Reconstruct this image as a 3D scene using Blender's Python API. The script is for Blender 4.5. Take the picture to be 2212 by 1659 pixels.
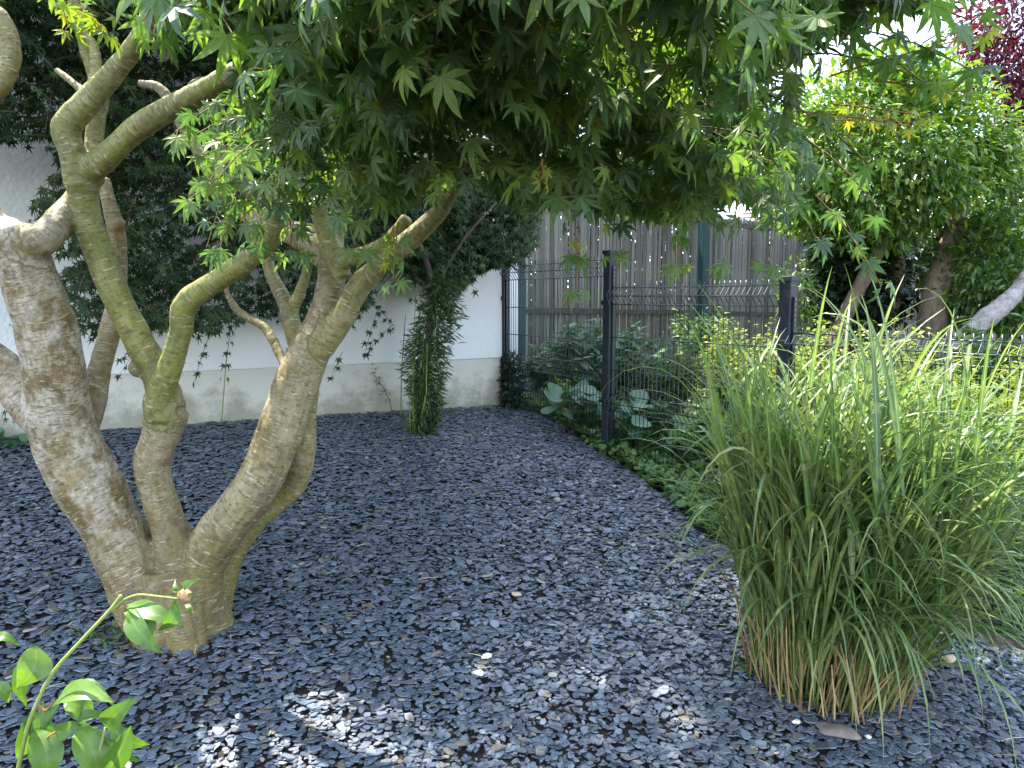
import bpy, math, random
import numpy as np
from mathutils import Vector, Matrix, noise
from mathutils.kdtree import KDTree
random.seed(7); RNG = np.random.default_rng(7)
S = bpy.context.scene; COL = S.collection
for o in list(bpy.data.objects): bpy.data.objects.remove(o)
# ------------------------------------------------------------------ camera
FPX, CX, CY = 1662.0, 1106.0, 829.5          # picture measured at 2212 x 1659
PITCH = math.radians(6.37); CAMZ = 1.74
cd = bpy.data.cameras.new('camera'); cam = bpy.data.objects.new('camera', cd); COL.objects.link(cam)
cam.location = (0, 0, CAMZ); cam.rotation_euler = (math.radians(90) - PITCH, 0, 0)
cd.sensor_width = 36; cd.lens = 36 * FPX / 2212; cd.clip_start = .05; cd.clip_end = 500
S.camera = cam
S.render.resolution_x, S.render.resolution_y = 1024, 768
# ------------------------------------------------------------------ light
SUN_EL, SUN_AZ = math.radians(60), math.radians(-50)      # azimuth measured from +Y towards +X
SUND = Vector((math.sin(SUN_AZ)*math.cos(SUN_EL), math.cos(SUN_AZ)*math.cos(SUN_EL), math.sin(SUN_EL)))
world = bpy.data.worlds.new('World'); S.world = world; world.use_nodes = True
nt = world.node_tree; N = nt.nodes; N.clear()
out = N.new('ShaderNodeOutputWorld'); bg = N.new('ShaderNodeBackground'); sky = N.new('ShaderNodeTexSky')
sky.sky_type = 'NISHITA'; sky.sun_disc = False; sky.sun_elevation = SUN_EL; sky.sun_rotation = SUN_AZ
sky.air_density = 1.0; sky.dust_density = .6; sky.ozone_density = 1.2
tc = N.new('ShaderNodeTexCoord'); mp = N.new('ShaderNodeMapping'); mp.inputs['Scale'].default_value = (1, 1, 3.2)
nz = N.new('ShaderNodeTexNoise'); nz.inputs['Scale'].default_value = 2.2; nz.inputs['Detail'].default_value = 7; nz.inputs['Roughness'].default_value = .55
rp = N.new('ShaderNodeValToRGB'); rp.color_ramp.elements[0].position = .42; rp.color_ramp.elements[1].position = .72
mx = N.new('ShaderNodeMixRGB'); mx.inputs[2].default_value = (6.0, 6.3, 6.9, 1)
L = nt.links.new
L(tc.outputs['Generated'], mp.inputs[0]); L(mp.outputs[0], nz.inputs[0]); L(nz.outputs[0], rp.inputs[0])
L(rp.outputs[0], mx.inputs[0]); L(sky.outputs[0], mx.inputs[1]); L(mx.outputs[0], bg.inputs[0]); L(bg.outputs[0], out.inputs[0])
bg.inputs[1].default_value = .15
sd = bpy.data.lights.new('sun', 'SUN'); so = bpy.data.objects.new('sun', sd); COL.objects.link(so)
sd.energy = 3.3; sd.angle = math.radians(.53); sd.color = (1, .935, .82)
so.rotation_euler = (-SUND).to_track_quat('-Z', 'Y').to_euler(); so.location = (-3, 5, 8)
S.view_settings.view_transform = 'Standard'; S.view_settings.look = 'None'
S.view_settings.exposure = 2.6; S.view_settings.gamma = 1; S.view_settings.use_curve_mapping = False
S.cycles.max_bounces = 7; S.cycles.diffuse_bounces = 4; S.cycles.glossy_bounces = 2
S.cycles.transmission_bounces = 4; S.cycles.transparent_max_bounces = 6
S.cycles.caustics_reflective = False; S.cycles.caustics_refractive = False
S.cycles.sample_clamp_indirect = 4
try: S.cycles.use_denoising = True
except Exception: pass
# ------------------------------------------------------------------ geometry of the place
FW = Vector((0, math.cos(PITCH), -math.sin(PITCH))); UP = Vector((0, math.sin(PITCH), math.cos(PITCH)))
def ray(px, py): return FW + UP * (-(py - CY) / FPX) + Vector(((px - CX) / FPX, 0, 0))
def at(px, py, Y):
    d = ray(px, py); t = Y / d.y
    return Vector((d.x * t, Y, CAMZ + d.z * t))
def gz(x, y):
    z = min(max(y, -4), 8.1) - 2
    return CAMZ - (1.31 - .185 * z + .015 * z * z + .07 * min(max(x, -3), 3))
def gza(x, y):
    z = np.clip(y, -4, 8.1) - 2
    return CAMZ - (1.31 - .185 * z + .015 * z * z + .07 * np.clip(x, -3, 3))
def onground(px, py):
    d = ray(px, py); t = .3
    while t < 60:
        p = Vector((0, 0, CAMZ)) + d * t
        if p.z <= gz(p.x, p.y): return Vector((p.x, p.y, gz(p.x, p.y)))
        t += .006
    return p
def proj(P):
    """world points (K,3) -> picture px, py, depth"""
    P = np.asarray(P, float).reshape(-1, 3); q = P - np.array([0, 0, CAMZ])
    d = q @ np.array(FW); u = q @ np.array(UP); d = np.where(d < .05, .05, d)
    return CX + FPX * q[:, 0] / d, CY - FPX * u / d, d
def inpoly(x, y, poly):
    x = np.asarray(x, float); y = np.asarray(y, float); r = np.zeros(x.shape, bool); n = len(poly)
    for i in range(n):
        x1, y1 = poly[i]; x2, y2 = poly[(i + 1) % n]
        if y1 == y2: continue
        r ^= ((y1 > y) != (y2 > y)) & (x < (x2 - x1) * (y - y1) / (y2 - y1) + x1)
    return r
# ------------------------------------------------------------------ object helpers
def empty(name, loc, label, cat, group=None):
    o = bpy.data.objects.new(name, None); COL.objects.link(o); o.location = loc; o.empty_display_size = .1
    o['label'] = label; o['category'] = cat
    if group: o['group'] = group
    return o
def tag(o, label=None, cat=None, group=None, kind=None):
    for k, v in (('label', label), ('category', cat), ('group', group), ('kind', kind)):
        if v: o[k] = v
    return o
def mesh_np(name, V, T, rnd=None, uv=None, smooth=False, extra=None):
    """triangle mesh from arrays"""
    me = bpy.data.meshes.new(name); V = np.ascontiguousarray(V, np.float32); T = np.ascontiguousarray(T, np.int32)
    me.vertices.add(len(V)); me.vertices.foreach_set('co', V.ravel())
    me.loops.add(T.size); me.loops.foreach_set('vertex_index', T.ravel())
    me.polygons.add(len(T)); me.polygons.foreach_set('loop_start', np.arange(0, T.size, 3, dtype=np.int32))
    me.polygons.foreach_set('use_smooth', np.full(len(T), smooth))
    if rnd is not None:
        a = me.attributes.new('rnd', 'FLOAT', 'POINT'); a.data.foreach_set('value', np.ascontiguousarray(rnd, np.float32))
    if uv is not None:
        a = me.attributes.new('lv', 'FLOAT_VECTOR', 'POINT'); a.data.foreach_set('vector', np.ascontiguousarray(uv, np.float32).ravel())
    for k, v in (extra or {}).items():
        v = np.ascontiguousarray(v, np.float32)
        if v.ndim == 2: a = me.attributes.new(k, 'FLOAT_VECTOR', 'POINT'); a.data.foreach_set('vector', v.ravel())
        else: a = me.attributes.new(k, 'FLOAT', 'POINT'); a.data.foreach_set('value', v)
    me.update(calc_edges=True); me.validate(); return me
def link(name, me, mat, parent=None, kind=None, loc=None):
    o = bpy.data.objects.new(name, me); COL.objects.link(o)
    if mat is not None and len(me.materials) == 0: me.materials.append(mat)
    if parent is not None: o.parent = parent
    if loc is not None: o.location = loc
    if kind: o['kind'] = kind
    return o
class Acc:
    def __init__(s): s.V = []; s.T = []; s.R = []; s.U = []; s.n = 0
    def add(s, V, T, rnd=0., uv=None):
        V = np.asarray(V, float); s.V.append(V); s.T.append(np.asarray(T, int) + s.n)
        s.R.append(np.full(len(V), rnd)); s.U.append(np.zeros((len(V), 3)) if uv is None else np.asarray(uv, float)); s.n += len(V)
    def inst(s, proto, M, O, rnd):
        """proto=(V,T,U); M (K,3,3); O (K,3)"""
        V, T, U = proto; K = len(O)
        if K == 0: return
        P = np.einsum('kij,nj->kni', M, V) + O[:, None, :]
        s.V.append(P.reshape(-1, 3)); s.T.append((T[None] + (np.arange(K) * len(V))[:, None, None]).reshape(-1, 3) + s.n)
        s.R.append(np.repeat(rnd, len(V))); s.U.append(np.tile(U, (K, 1))); s.n += K * len(V)
    def build(s, name, mat, parent=None, kind=None, smooth=False):
        if not s.V: return None
        V = np.concatenate(s.V)
        if parent is not None: V = V - np.array(parent.location if parent.parent is None else parent.location + parent.parent.location)
        me = mesh_np(name, V, np.concatenate(s.T), np.concatenate(s.R), np.concatenate(s.U), smooth)
        return link(name, me, mat, parent, kind)
def catmull(P, k=6):
    P = np.asarray(P, float); Q = np.vstack([2 * P[0] - P[1], P, 2 * P[-1] - P[-2]]); o = []
    for i in range(1, len(Q) - 2):
        p0, p1, p2, p3 = Q[i-1], Q[i], Q[i+1], Q[i+2]
        for j in range(k):
            t = j / k
            o.append(.5 * ((2*p1) + (-p0+p2)*t + (2*p0-5*p1+4*p2-p3)*t*t + (-p0+3*p1-3*p2+p3)*t**3))
    o.append(P[-1]); return np.array(o)
def tube_arrays(P, R, sides=6, cap=True):
    """P (n,3), R (n,) -> V, T, U (angle, 0, length)"""
    P = np.asarray(P, float); R = np.asarray(R, float); n = len(P)
    D = np.gradient(P, axis=0); D /= np.linalg.norm(D, axis=1)[:, None] + 1e-9
    a = np.array([0, 0, 1.]) if abs(D[0][2]) < .9 else np.array([1., 0, 0])
    X = np.cross(D[0], a); X /= np.linalg.norm(X); V = []; U = []; ln = 0
    for i in range(n):
        X = X - D[i] * X.dot(D[i]); X /= np.linalg.norm(X) + 1e-9; Yv = np.cross(D[i], X)
        if i: ln += np.linalg.norm(P[i] - P[i-1])
        for s in range(sides):
            t = 2 * math.pi * s / sides
            V.append(P[i] + R[i] * (math.cos(t) * X + math.sin(t) * Yv)); U.append((math.cos(t) * R[i], math.sin(t) * R[i], ln))
    T = []
    for i in range(n - 1):
        for s in range(sides):
            a0 = i * sides + s; a1 = i * sides + (s + 1) % sides; T += [(a0, a1, a1 + sides), (a0, a1 + sides, a0 + sides)]
    if cap:
        for s in range(1, sides - 1):
            T.append((0, s + 1, s)); b = (n - 1) * sides; T.append((b, b + s, b + s + 1))
    return np.array(V), np.array(T), np.array(U)
BOXT = np.array([(0,2,1),(0,3,2),(4,5,6),(4,6,7),(0,1,5),(0,5,4),(1,2,6),(1,6,5),(2,3,7),(2,7,6),(3,0,4),(3,4,7)])
def box_arrays(c, ax, ay, az):
    c = np.array(c, float); ax, ay, az = map(lambda v: np.array(v, float), (ax, ay, az))
    return np.array([c + sx*ax + sy*ay + sz*az for sz in (-1, 1) for sx, sy in ((-1,-1),(1,-1),(1,1),(-1,1))])
def bevel(o, w=.004, seg=2):
    m = o.modifiers.new('bevel', 'BEVEL'); m.width = w; m.segments = seg; m.limit_method = 'ANGLE'
    return o
# ------------------------------------------------------------------ materials
def newmat(name):
    m = bpy.data.materials.new(name); m.use_nodes = True; nt = m.node_tree; nt.nodes.clear(); return m, nt, nt.nodes, nt.links.new
def ramp(N, stops):
    r = N.new('ShaderNodeValToRGB'); e = r.color_ramp.elements
    while len(e) < len(stops): e.new(.5)
    for k, (p, c) in enumerate(stops):
        e[k].position = p; e[k].color = (*c, 1) if len(c) == 3 else c
    return r
def rnd_socket(N, L):
    a = N.new('ShaderNodeAttribute'); a.attribute_name = 'rnd'; oi = N.new('ShaderNodeObjectInfo')
    ad = N.new('ShaderNodeMath'); ad.operation = 'ADD'; L(a.outputs['Fac'], ad.inputs[0]); L(oi.outputs['Random'], ad.inputs[1])
    fr = N.new('ShaderNodeMath'); fr.operation = 'FRACT'; L(ad.outputs[0], fr.inputs[0]); return fr.outputs[0]
def leaf_mat(name, stops, trans=.45, tcol=(1.3, 1.5, .55), rough=.4, spec=.5, vein=None, bump=.0):
    """stops: colour variation from leaf to leaf; light passes through the blade"""
    m, nt, N, L = newmat(name); out = N.new('ShaderNodeOutputMaterial')
    r = ramp(N, stops); L(rnd_socket(N, L), r.inputs[0]); col = r.outputs[0]
    tcn = N.new('ShaderNodeTexCoord'); nz = N.new('ShaderNodeTexNoise'); nz.inputs['Scale'].default_value = 35; nz.inputs['Detail'].default_value = 3
    L(tcn.outputs['Object'], nz.inputs[0])
    mr = N.new('ShaderNodeMapRange'); mr.inputs[1].default_value = .3; mr.inputs[2].default_value = .7; mr.inputs[3].default_value = .75; mr.inputs[4].default_value = 1.22; L(nz.outputs[0], mr.inputs[0])
    mu = N.new('ShaderNodeVectorMath'); mu.operation = 'SCALE'; L(col, mu.inputs[0]); L(mr.outputs[0], mu.inputs['Scale']); col = mu.outputs[0]
    if vein:
        av = N.new('ShaderNodeAttribute'); av.attribute_name = 'lv'; sx = N.new('ShaderNodeSeparateXYZ'); L(av.outputs['Vector'], sx.inputs[0])
        r2 = ramp(N, [(0, (1, 1, 1)), (.12, (0, 0, 0))]); L(sx.outputs['X'], r2.inputs[0])
        mv = N.new('ShaderNodeMixRGB'); mf = N.new('ShaderNodeMath'); mf.operation = 'MULTIPLY'; mf.inputs[1].default_value = .345
        L(r2.outputs[0], mf.inputs[0]); L(mf.outputs[0], mv.inputs[0]); L(col, mv.inputs[1]); mv.inputs[2].default_value = (*vein, 1); col = mv.outputs[0]
    p = N.new('ShaderNodeBsdfPrincipled'); L(col, p.inputs['Base Color']); p.inputs['Roughness'].default_value = rough
    p.inputs['Specular IOR Level'].default_value = spec
    t = N.new('ShaderNodeBsdfTranslucent'); tm = N.new('ShaderNodeVectorMath'); tm.operation = 'MULTIPLY'; tm.inputs[1].default_value = tcol
    L(col, tm.inputs[0]); L(tm.outputs[0], t.inputs[0])
    ms = N.new('ShaderNodeMixShader'); ms.inputs[0].default_value = trans; L(p.outputs[0], ms.inputs[1]); L(t.outputs[0], ms.inputs[2]); L(ms.outputs[0], out.inputs[0])
    return m
def noise_mat(name, stops, scale=8, detail=6, rough=.8, spec=.3, bump=.2, bscale=None, bdist=.004, sc=(1, 1, 1), coord='Object', rvar=0., metal=0., rough_n=.6):
    m, nt, N, L = newmat(name); out = N.new('ShaderNodeOutputMaterial'); p = N.new('ShaderNodeBsdfPrincipled'); L(p.outputs[0], out.inputs[0])
    tc = N.new('ShaderNodeTexCoord'); mp = N.new('ShaderNodeMapping'); mp.inputs['Scale'].default_value = sc; L(tc.outputs[coord], mp.inputs[0])
    nz = N.new('ShaderNodeTexNoise'); nz.inputs['Scale'].default_value = scale; nz.inputs['Detail'].default_value = detail; nz.inputs['Roughness'].default_value = rough_n; L(mp.outputs[0], nz.inputs[0])
    src = nz.outputs[0]
    if rvar:
        rs = rnd_socket(N, L); mm = N.new('ShaderNodeMath'); mm.operation = 'MULTIPLY_ADD'; L(rs, mm.inputs[0]); mm.inputs[1].default_value = rvar
        sb = N.new('ShaderNodeMath'); sb.operation = 'SUBTRACT'; L(nz.outputs[0], sb.inputs[0]); sb.inputs[1].default_value = rvar / 2; L(sb.outputs[0], mm.inputs[2]); src = mm.outputs[0]
    r = ramp(N, stops); L(src, r.inputs[0]); L(r.outputs[0], p.inputs['Base Color'])
    p.inputs['Roughness'].default_value = rough; p.inputs['Specular IOR Level'].default_value = spec; p.inputs['Metallic'].default_value = metal
    if bump:
        n2 = N.new('ShaderNodeTexNoise'); n2.inputs['Scale'].default_value = bscale or scale * 4; n2.inputs['Detail'].default_value = 4; L(mp.outputs[0], n2.inputs[0])
        b = N.new('ShaderNodeBump'); b.inputs['Strength'].default_value = bump; b.inputs['Distance'].default_value = bdist; L(n2.outputs[0], b.inputs['Height']); L(b.outputs[0], p.inputs['Normal'])
    return m
M = {}
M['slate_dust'] = noise_mat('slate_dust', [(.3, (.018, .021, .026)), (.7, (.045, .052, .062))], 60, bump=1, bscale=90, bdist=.01)
M['soil'] = noise_mat('soil', [(.3, (.012, .010, .009)), (.7, (.035, .028, .022))], 14, bump=.8, bdist=.01)
M['maple'] = leaf_mat('maple_leaf', [(0, (.060, .115, .055)), (.35, (.092, .160, .056)), (.7, (.13, .19, .058)), (.93, (.16, .24, .055)), (1, (.24, .31, .05))], trans=.48, tcol=(1.35, 1.6, .6), rough=.45, spec=.5, vein=(.14, .20, .07))
M['maple_y'] = leaf_mat('maple_young_leaf', [(0, (.16, .24, .03)), (.5, (.28, .33, .04)), (1, (.40, .34, .06))], trans=.55, tcol=(1.3, 1.4, .6), vein=(.4, .32, .1))
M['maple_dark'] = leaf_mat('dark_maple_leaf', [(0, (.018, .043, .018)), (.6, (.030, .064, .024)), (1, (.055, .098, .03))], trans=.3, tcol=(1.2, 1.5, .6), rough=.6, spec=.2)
M['laurel'] = leaf_mat('glossy_shrub_leaf', [(0, (.06, .13, .025)), (.5, (.11, .20, .032)), (.9, (.18, .27, .04)), (1, (.28, .29, .05))], trans=.42, tcol=(1.5, 1.6, .5), rough=.42, spec=.5)
M['laurel2'] = leaf_mat('right_shrub_leaf', [(0, (.04, .09, .02)), (.6, (.08, .16, .028)), (1, (.16, .24, .035))], trans=.35, tcol=(1.5, 1.6, .5), rough=.28, spec=.6)
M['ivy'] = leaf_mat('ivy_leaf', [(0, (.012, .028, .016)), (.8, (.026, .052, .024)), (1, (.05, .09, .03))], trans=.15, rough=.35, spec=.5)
M['purple'] = leaf_mat('purple_leaf', [(0, (.05, .010, .020)), (.6, (.11, .018, .035)), (1, (.22, .035, .055))], trans=.35, tcol=(1.6, .7, .8), rough=.4)
M['yellow'] = leaf_mat('yellow_green_leaf', [(0, (.12, .18, .022)), (.5, (.20, .27, .03)), (1, (.34, .36, .055))], trans=.4, tcol=(1.2, 1.3, .5), rough=.5)
M['bluegreen'] = leaf_mat('blue_green_leaf', [(0, (.06, .12, .07)), (.6, (.09, .17, .095)), (1, (.14, .24, .12))], trans=.3, tcol=(1.3, 1.5, .7), rough=.42, vein=(.16, .26, .13))
M['midgreen'] = leaf_mat('mid_green_leaf', [(0, (.04, .09, .02)), (.6, (.07, .15, .03)), (1, (.13, .22, .04))], trans=.35, rough=.45)
M['bamboo'] = leaf_mat('bamboo_leaf', [(0, (.03, .065, .02)), (.7, (.055, .10, .03)), (1, (.11, .15, .05))], trans=.35, rough=.45)
M['conifer'] = leaf_mat('conifer_needle', [(0, (.012, .026, .012)), (1, (.03, .055, .02))], trans=.1, rough=.6)
M['peony'] = leaf_mat('peony_leaf', [(0, (.07, .15, .022)), (.5, (.10, .20, .03)), (1, (.15, .25, .045))], trans=.42, tcol=(1.3, 1.35, .5), rough=.36, spec=.5, vein=(.26, .36, .13))
M['twig'] = noise_mat('twig_bark', [(.3, (.10, .09, .03)), (.7, (.22, .14, .06))], 20, bump=0, rvar=.5)
M['redtwig'] = noise_mat('red_petiole', [(.3, (.28, .16, .05)), (.7, (.35, .11, .06))], 20, bump=0)
M['stemgreen'] = noise_mat('green_stem', [(.3, (.16, .22, .05)), (.7, (.30, .34, .09))], 20, bump=0)
M['bark_dull'] = noise_mat('dull_bark', [(.3, (.09, .065, .045)), (.7, (.22, .16, .11))], 30, bump=.6, bdist=.01, sc=(1, 1, .4))
M['bark_pale'] = noise_mat('pale_bark', [(.3, (.16, .13, .12)), (.7, (.42, .38, .36))], 20, bump=.6, bdist=.01)
M['post'] = noise_mat('anthracite_post_paint', [(.3, (.012, .016, .023)), (.7, (.019, .024, .033))], 30, rough=.5, spec=.3, bump=.08, bdist=.001)
M['wire'] = noise_mat('dark_green_wire_coating', [(.3, (.014, .026, .028)), (.7, (.022, .038, .038))], 30, rough=.3, spec=.6, bump=0)
M['teal'] = noise_mat('teal_post_paint', [(.3, (.003, .030, .034)), (.7, (.005, .043, .047))], 10, rough=.4, spec=.5, bump=.05, bdist=.001)
M['slat'] = noise_mat('weathered_slat_wood', [(.25, (.085, .08, .064)), (.5, (.17, .16, .135)), (.75, (.27, .26, .225))], 9, detail=8, rough=.85, bump=.5, bscale=60, bdist=.003, sc=(6, 6, .35), coord='Object', rvar=.35)
M['rail'] = noise_mat('dark_rail_wood', [(.3, (.05, .042, .032)), (.7, (.11, .09, .07))], 10, rough=.9, bump=.4)
M['roof'] = noise_mat('grey_roof_tile', [(.3, (.20, .18, .17)), (.7, (.34, .31, .30))], 6, rough=.8, bump=.3, rvar=.4)
M['roofwall'] = noise_mat('pale_house_paint', [(.3, (.62, .60, .56)), (.7, (.7, .68, .64))], 2, bump=0)
M['stone'] = noise_mat('tan_stone', [(.3, (.38, .28, .16)), (.7, (.55, .46, .32))], 25, bump=.4)
M['stonegrey'] = noise_mat('brown_grey_stone', [(.3, (.12, .10, .085)), (.7, (.24, .20, .16))], 25, bump=.5)
M['pebble'] = noise_mat('white_pebble', [(.3, (.55, .52, .42)), (.7, (.75, .72, .6))], 25, bump=.3)
M['bud'] = noise_mat('pink_bud', [(.35, (.42, .17, .09)), (.65, (.50, .36, .18))], 160, rough=.6, bump=.2)
M['straw'] = noise_mat('dry_stalk', [(.25, (.17, .105, .045)), (.55, (.36, .235, .105)), (.8, (.46, .34, .18))], 9, rough=.7, bump=0, rvar=.6)
M['culm'] = noise_mat('grass_culm', [(.3, (.12, .16, .04)), (.6, (.20, .22, .06)), (.85, (.32, .27, .11))], 6, rough=.5, bump=0, rvar=.5)
M['litter'] = noise_mat('dry_litter', [(.3, (.30, .20, .10)), (.7, (.55, .44, .28))], 9, rough=.8, bump=0, rvar=.6)
def wall_material(name, c1, c2, stain, bs):
    m, nt, N, L = newmat(name); out = N.new('ShaderNodeOutputMaterial'); p = N.new('ShaderNodeBsdfPrincipled'); L(p.outputs[0], out.inputs[0])
    tc = N.new('ShaderNodeTexCoord'); n1 = N.new('ShaderNodeTexNoise'); n1.inputs['Scale'].default_value = 1.6; n1.inputs['Detail'].default_value = 7; L(tc.outputs['Object'], n1.inputs[0])
    r = ramp(N, [(.35, c1), (.7, c2)]); L(n1.outputs[0], r.inputs[0])
    n2 = N.new('ShaderNodeTexNoise'); n2.inputs['Scale'].default_value = 16; n2.inputs['Detail'].default_value = 6; n2.inputs['Roughness'].default_value = .7; L(tc.outputs['Object'], n2.inputs[0])
    r2 = ramp(N, [(.62, (0, 0, 0)), (.76, (.8, .8, .8))]); L(n2.outputs[0], r2.inputs[0])
    mx = N.new('ShaderNodeMixRGB'); L(r2.outputs[0], mx.inputs[0]); L(r.outputs[0], mx.inputs[1]); mx.inputs[2].default_value = (*stain, 1)
    # splash dirt and algae in ragged tongues just above the soil
    sz = N.new('ShaderNodeSeparateXYZ'); L(tc.outputs['Object'], sz.inputs[0]); n5 = N.new('ShaderNodeTexNoise'); n5.inputs['Scale'].default_value = 5; n5.inputs['Detail'].default_value = 7; n5.inputs['Roughness'].default_value = .7; L(tc.outputs['Object'], n5.inputs[0])
    h5 = N.new('ShaderNodeMath'); h5.operation = 'MULTIPLY_ADD'; L(n5.outputs[0], h5.inputs[0]); h5.inputs[1].default_value = -.75; L(sz.outputs['Z'], h5.inputs[2])
    r5 = ramp(N, [(0, (.75, .75, .75)), (.16, (0, 0, 0))]); a5 = N.new('ShaderNodeMath'); a5.operation = 'ADD'; L(h5.outputs[0], a5.inputs[0]); a5.inputs[1].default_value = .30; L(a5.outputs[0], r5.inputs[0])
    m5 = N.new('ShaderNodeMixRGB'); L(r5.outputs[0], m5.inputs[0]); L(mx.outputs[0], m5.inputs[1]); m5.inputs[2].default_value = (.27, .25, .17, 1); L(m5.outputs[0], p.inputs['Base Color'])
    p.inputs['Roughness'].default_value = .85; p.inputs['Specular IOR Level'].default_value = .25
    n3 = N.new('ShaderNodeTexNoise'); n3.inputs['Scale'].default_value = 55; n3.inputs['Detail'].default_value = 3; L(tc.outputs['Object'], n3.inputs[0])
    n4 = N.new('ShaderNodeTexVoronoi'); n4.inputs['Scale'].default_value = 38; L(tc.outputs['Object'], n4.inputs[0])
    ad = N.new('ShaderNodeMath'); ad.operation = 'SUBTRACT'; L(n3.outputs[0], ad.inputs[0]); L(n4.outputs[0], ad.inputs[1])
    b = N.new('ShaderNodeBump'); b.inputs['Strength'].default_value = bs; b.inputs['Distance'].default_value = .012; L(ad.outputs[0], b.inputs['Height']); L(b.outputs[0], p.inputs['Normal'])
    return m
M['wall'] = wall_material('white_roughcast', (.79, .785, .76), (.85, .845, .82), (.70, .69, .64), .2)
M['plinth'] = wall_material('cream_plinth_render', (.64, .60, .52), (.70, .67, .58), (.44, .38, .28), .22)
def slate_material():
    m, nt, N, L = newmat('slate'); out = N.new('ShaderNodeOutputMaterial'); p = N.new('ShaderNodeBsdfPrincipled'); L(p.outputs[0], out.inputs[0])
    r = ramp(N, [(0, (.038, .048, .062)), (.3, (.063, .080, .104)), (.6, (.090, .114, .148)), (.88, (.125, .150, .182)), (.95, (.085, .075, .055)), (.985, (.15, .125, .085)), (1, (.34, .30, .24))])
    L(rnd_socket(N, L), r.inputs[0])
    tc = N.new('ShaderNodeTexCoord'); nz = N.new('ShaderNodeTexNoise'); nz.inputs['Scale'].default_value = 70; nz.inputs['Detail'].default_value = 5; L(tc.outputs['Object'], nz.inputs[0])
    mr = N.new('ShaderNodeMapRange'); mr.inputs[1].default_value = .3; mr.inputs[2].default_value = .7; mr.inputs[3].default_value = .65; mr.inputs[4].default_value = 1.3; L(nz.outputs[0], mr.inputs[0])
    mu = N.new('ShaderNodeVectorMath'); mu.operation = 'SCALE'; L(r.outputs[0], mu.inputs[0]); L(mr.outputs[0], mu.inputs['Scale']); L(mu.outputs[0], p.inputs['Base Color'])
    p.inputs['Roughness'].default_value = .40; p.inputs['Specular IOR Level'].default_value = .65
    b = N.new('ShaderNodeBump'); b.inputs['Strength'].default_value = .35; b.inputs['Distance'].default_value = .002; L(nz.outputs[0], b.inputs['Height']); L(b.outputs[0], p.inputs['Normal'])
    return m
M['slate'] = slate_material()
def bark_material():
    m, nt, N, L = newmat('maple_bark'); out = N.new('ShaderNodeOutputMaterial'); p = N.new('ShaderNodeBsdfPrincipled'); L(p.outputs[0], out.inputs[0])
    A = lambda n: (lambda a: (setattr(a, 'attribute_name', n), a)[1])(N.new('ShaderNodeAttribute'))
    bc = A('bc'); gr = A('green'); pa = A('pale'); kn = A('knot')
    def nz(sc, scale, det=4, rough=.6):
        mp = N.new('ShaderNodeMapping'); mp.inputs['Scale'].default_value = sc; L(bc.outputs['Vector'], mp.inputs[0])
        n = N.new('ShaderNodeTexNoise'); n.inputs['Scale'].default_value = scale; n.inputs['Detail'].default_value = det; n.inputs['Roughness'].default_value = rough; L(mp.outputs[0], n.inputs[0]); return n.outputs[0]
    def mixc(f, a, b):
        x = N.new('ShaderNodeMixRGB'); L(f, x.inputs[0])
        for k, v in ((1, a), (2, b)):
            if isinstance(v, tuple): x.inputs[k].default_value = (*v, 1)
            else: L(v, x.inputs[k])
        return x.outputs[0]
    def math_(op, a, b):
        x = N.new('ShaderNodeMath'); x.operation = op; x.use_clamp = True
        for k, v in ((0, a), (1, b)):
            if isinstance(v, (int, float)): x.inputs[k].default_value = v
            else: L(v, x.inputs[k])
        return x.outputs[0]
    big = nz((1, 1, .6), 7, 5); fine = nz((1, 1, 1), 60, 5)
    vf = nz((9, 9, 1.1), 9, 5, .7)
    r1 = ramp(N, [(.3, (.085, .050, .022)), (.5, (.185, .118, .052)), (.7, (.28, .20, .105))]); L(big, r1.inputs[0])
    r2 = ramp(N, [(.3, (.10, .105, .022)), (.55, (.19, .195, .038)), (.75, (.26, .25, .075))]); L(big, r2.inputs[0])
    gf = math_('ADD', gr.outputs['Fac'], math_('MULTIPLY', math_('SUBTRACT', nz((1, 1, .5), 11, 4), .5), 1.6)); 
    col = mixc(gf, r1.outputs[0], r2.outputs[0])
    palen = ramp(N, [(.40, (0, 0, 0)), (.56, (1, 1, 1))]); L(nz((1, 1, .8), 13, 6, .7), palen.inputs[0])
    col = mixc(math_('MULTIPLY', palen.outputs[0], pa.outputs['Fac']), col, (.42, .365, .285))
    # pale cross streaks round the stem
    st = ramp(N, [(.57, (0, 0, 0)), (.63, (1, 1, 1))]); L(nz((3.2, 3.2, 20), 6, 4, .6), st.inputs[0])
    col = mixc(math_('MULTIPLY', st.outputs[0], .75), col, (.45, .39, .24))
    ds = ramp(N, [(.53, (0, 0, 0)), (.60, (1, 1, 1))]); L(nz((1.6, 1.6, 5.5), 22, 5, .7), ds.inputs[0])
    col = mixc(math_('MULTIPLY', ds.outputs[0], .7), col, (.09, .055, .03))
    col = mixc(math_('MULTIPLY', kn.outputs['Fac'], .75), col, mixc(fine, (.12, .07, .045), (.42, .31, .22)))
    f2 = N.new('ShaderNodeMapRange'); f2.inputs[1].default_value = .3; f2.inputs[2].default_value = .7; f2.inputs[3].default_value = .62; f2.inputs[4].default_value = 1.36; L(math_('ADD', math_('MULTIPLY', fine, .5), math_('MULTIPLY', vf, .5)), f2.inputs[0])
    mu = N.new('ShaderNodeVectorMath'); mu.operation = 'SCALE'; L(col, mu.inputs[0]); L(f2.outputs[0], mu.inputs['Scale']); L(mu.outputs[0], p.inputs['Base Color'])
    p.inputs['Roughness'].default_value = .62; p.inputs['Specular IOR Level'].default_value = .35
    h = math_('ADD', math_('MULTIPLY', st.outputs[0], .35), math_('MULTIPLY', fine, .6))
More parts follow.
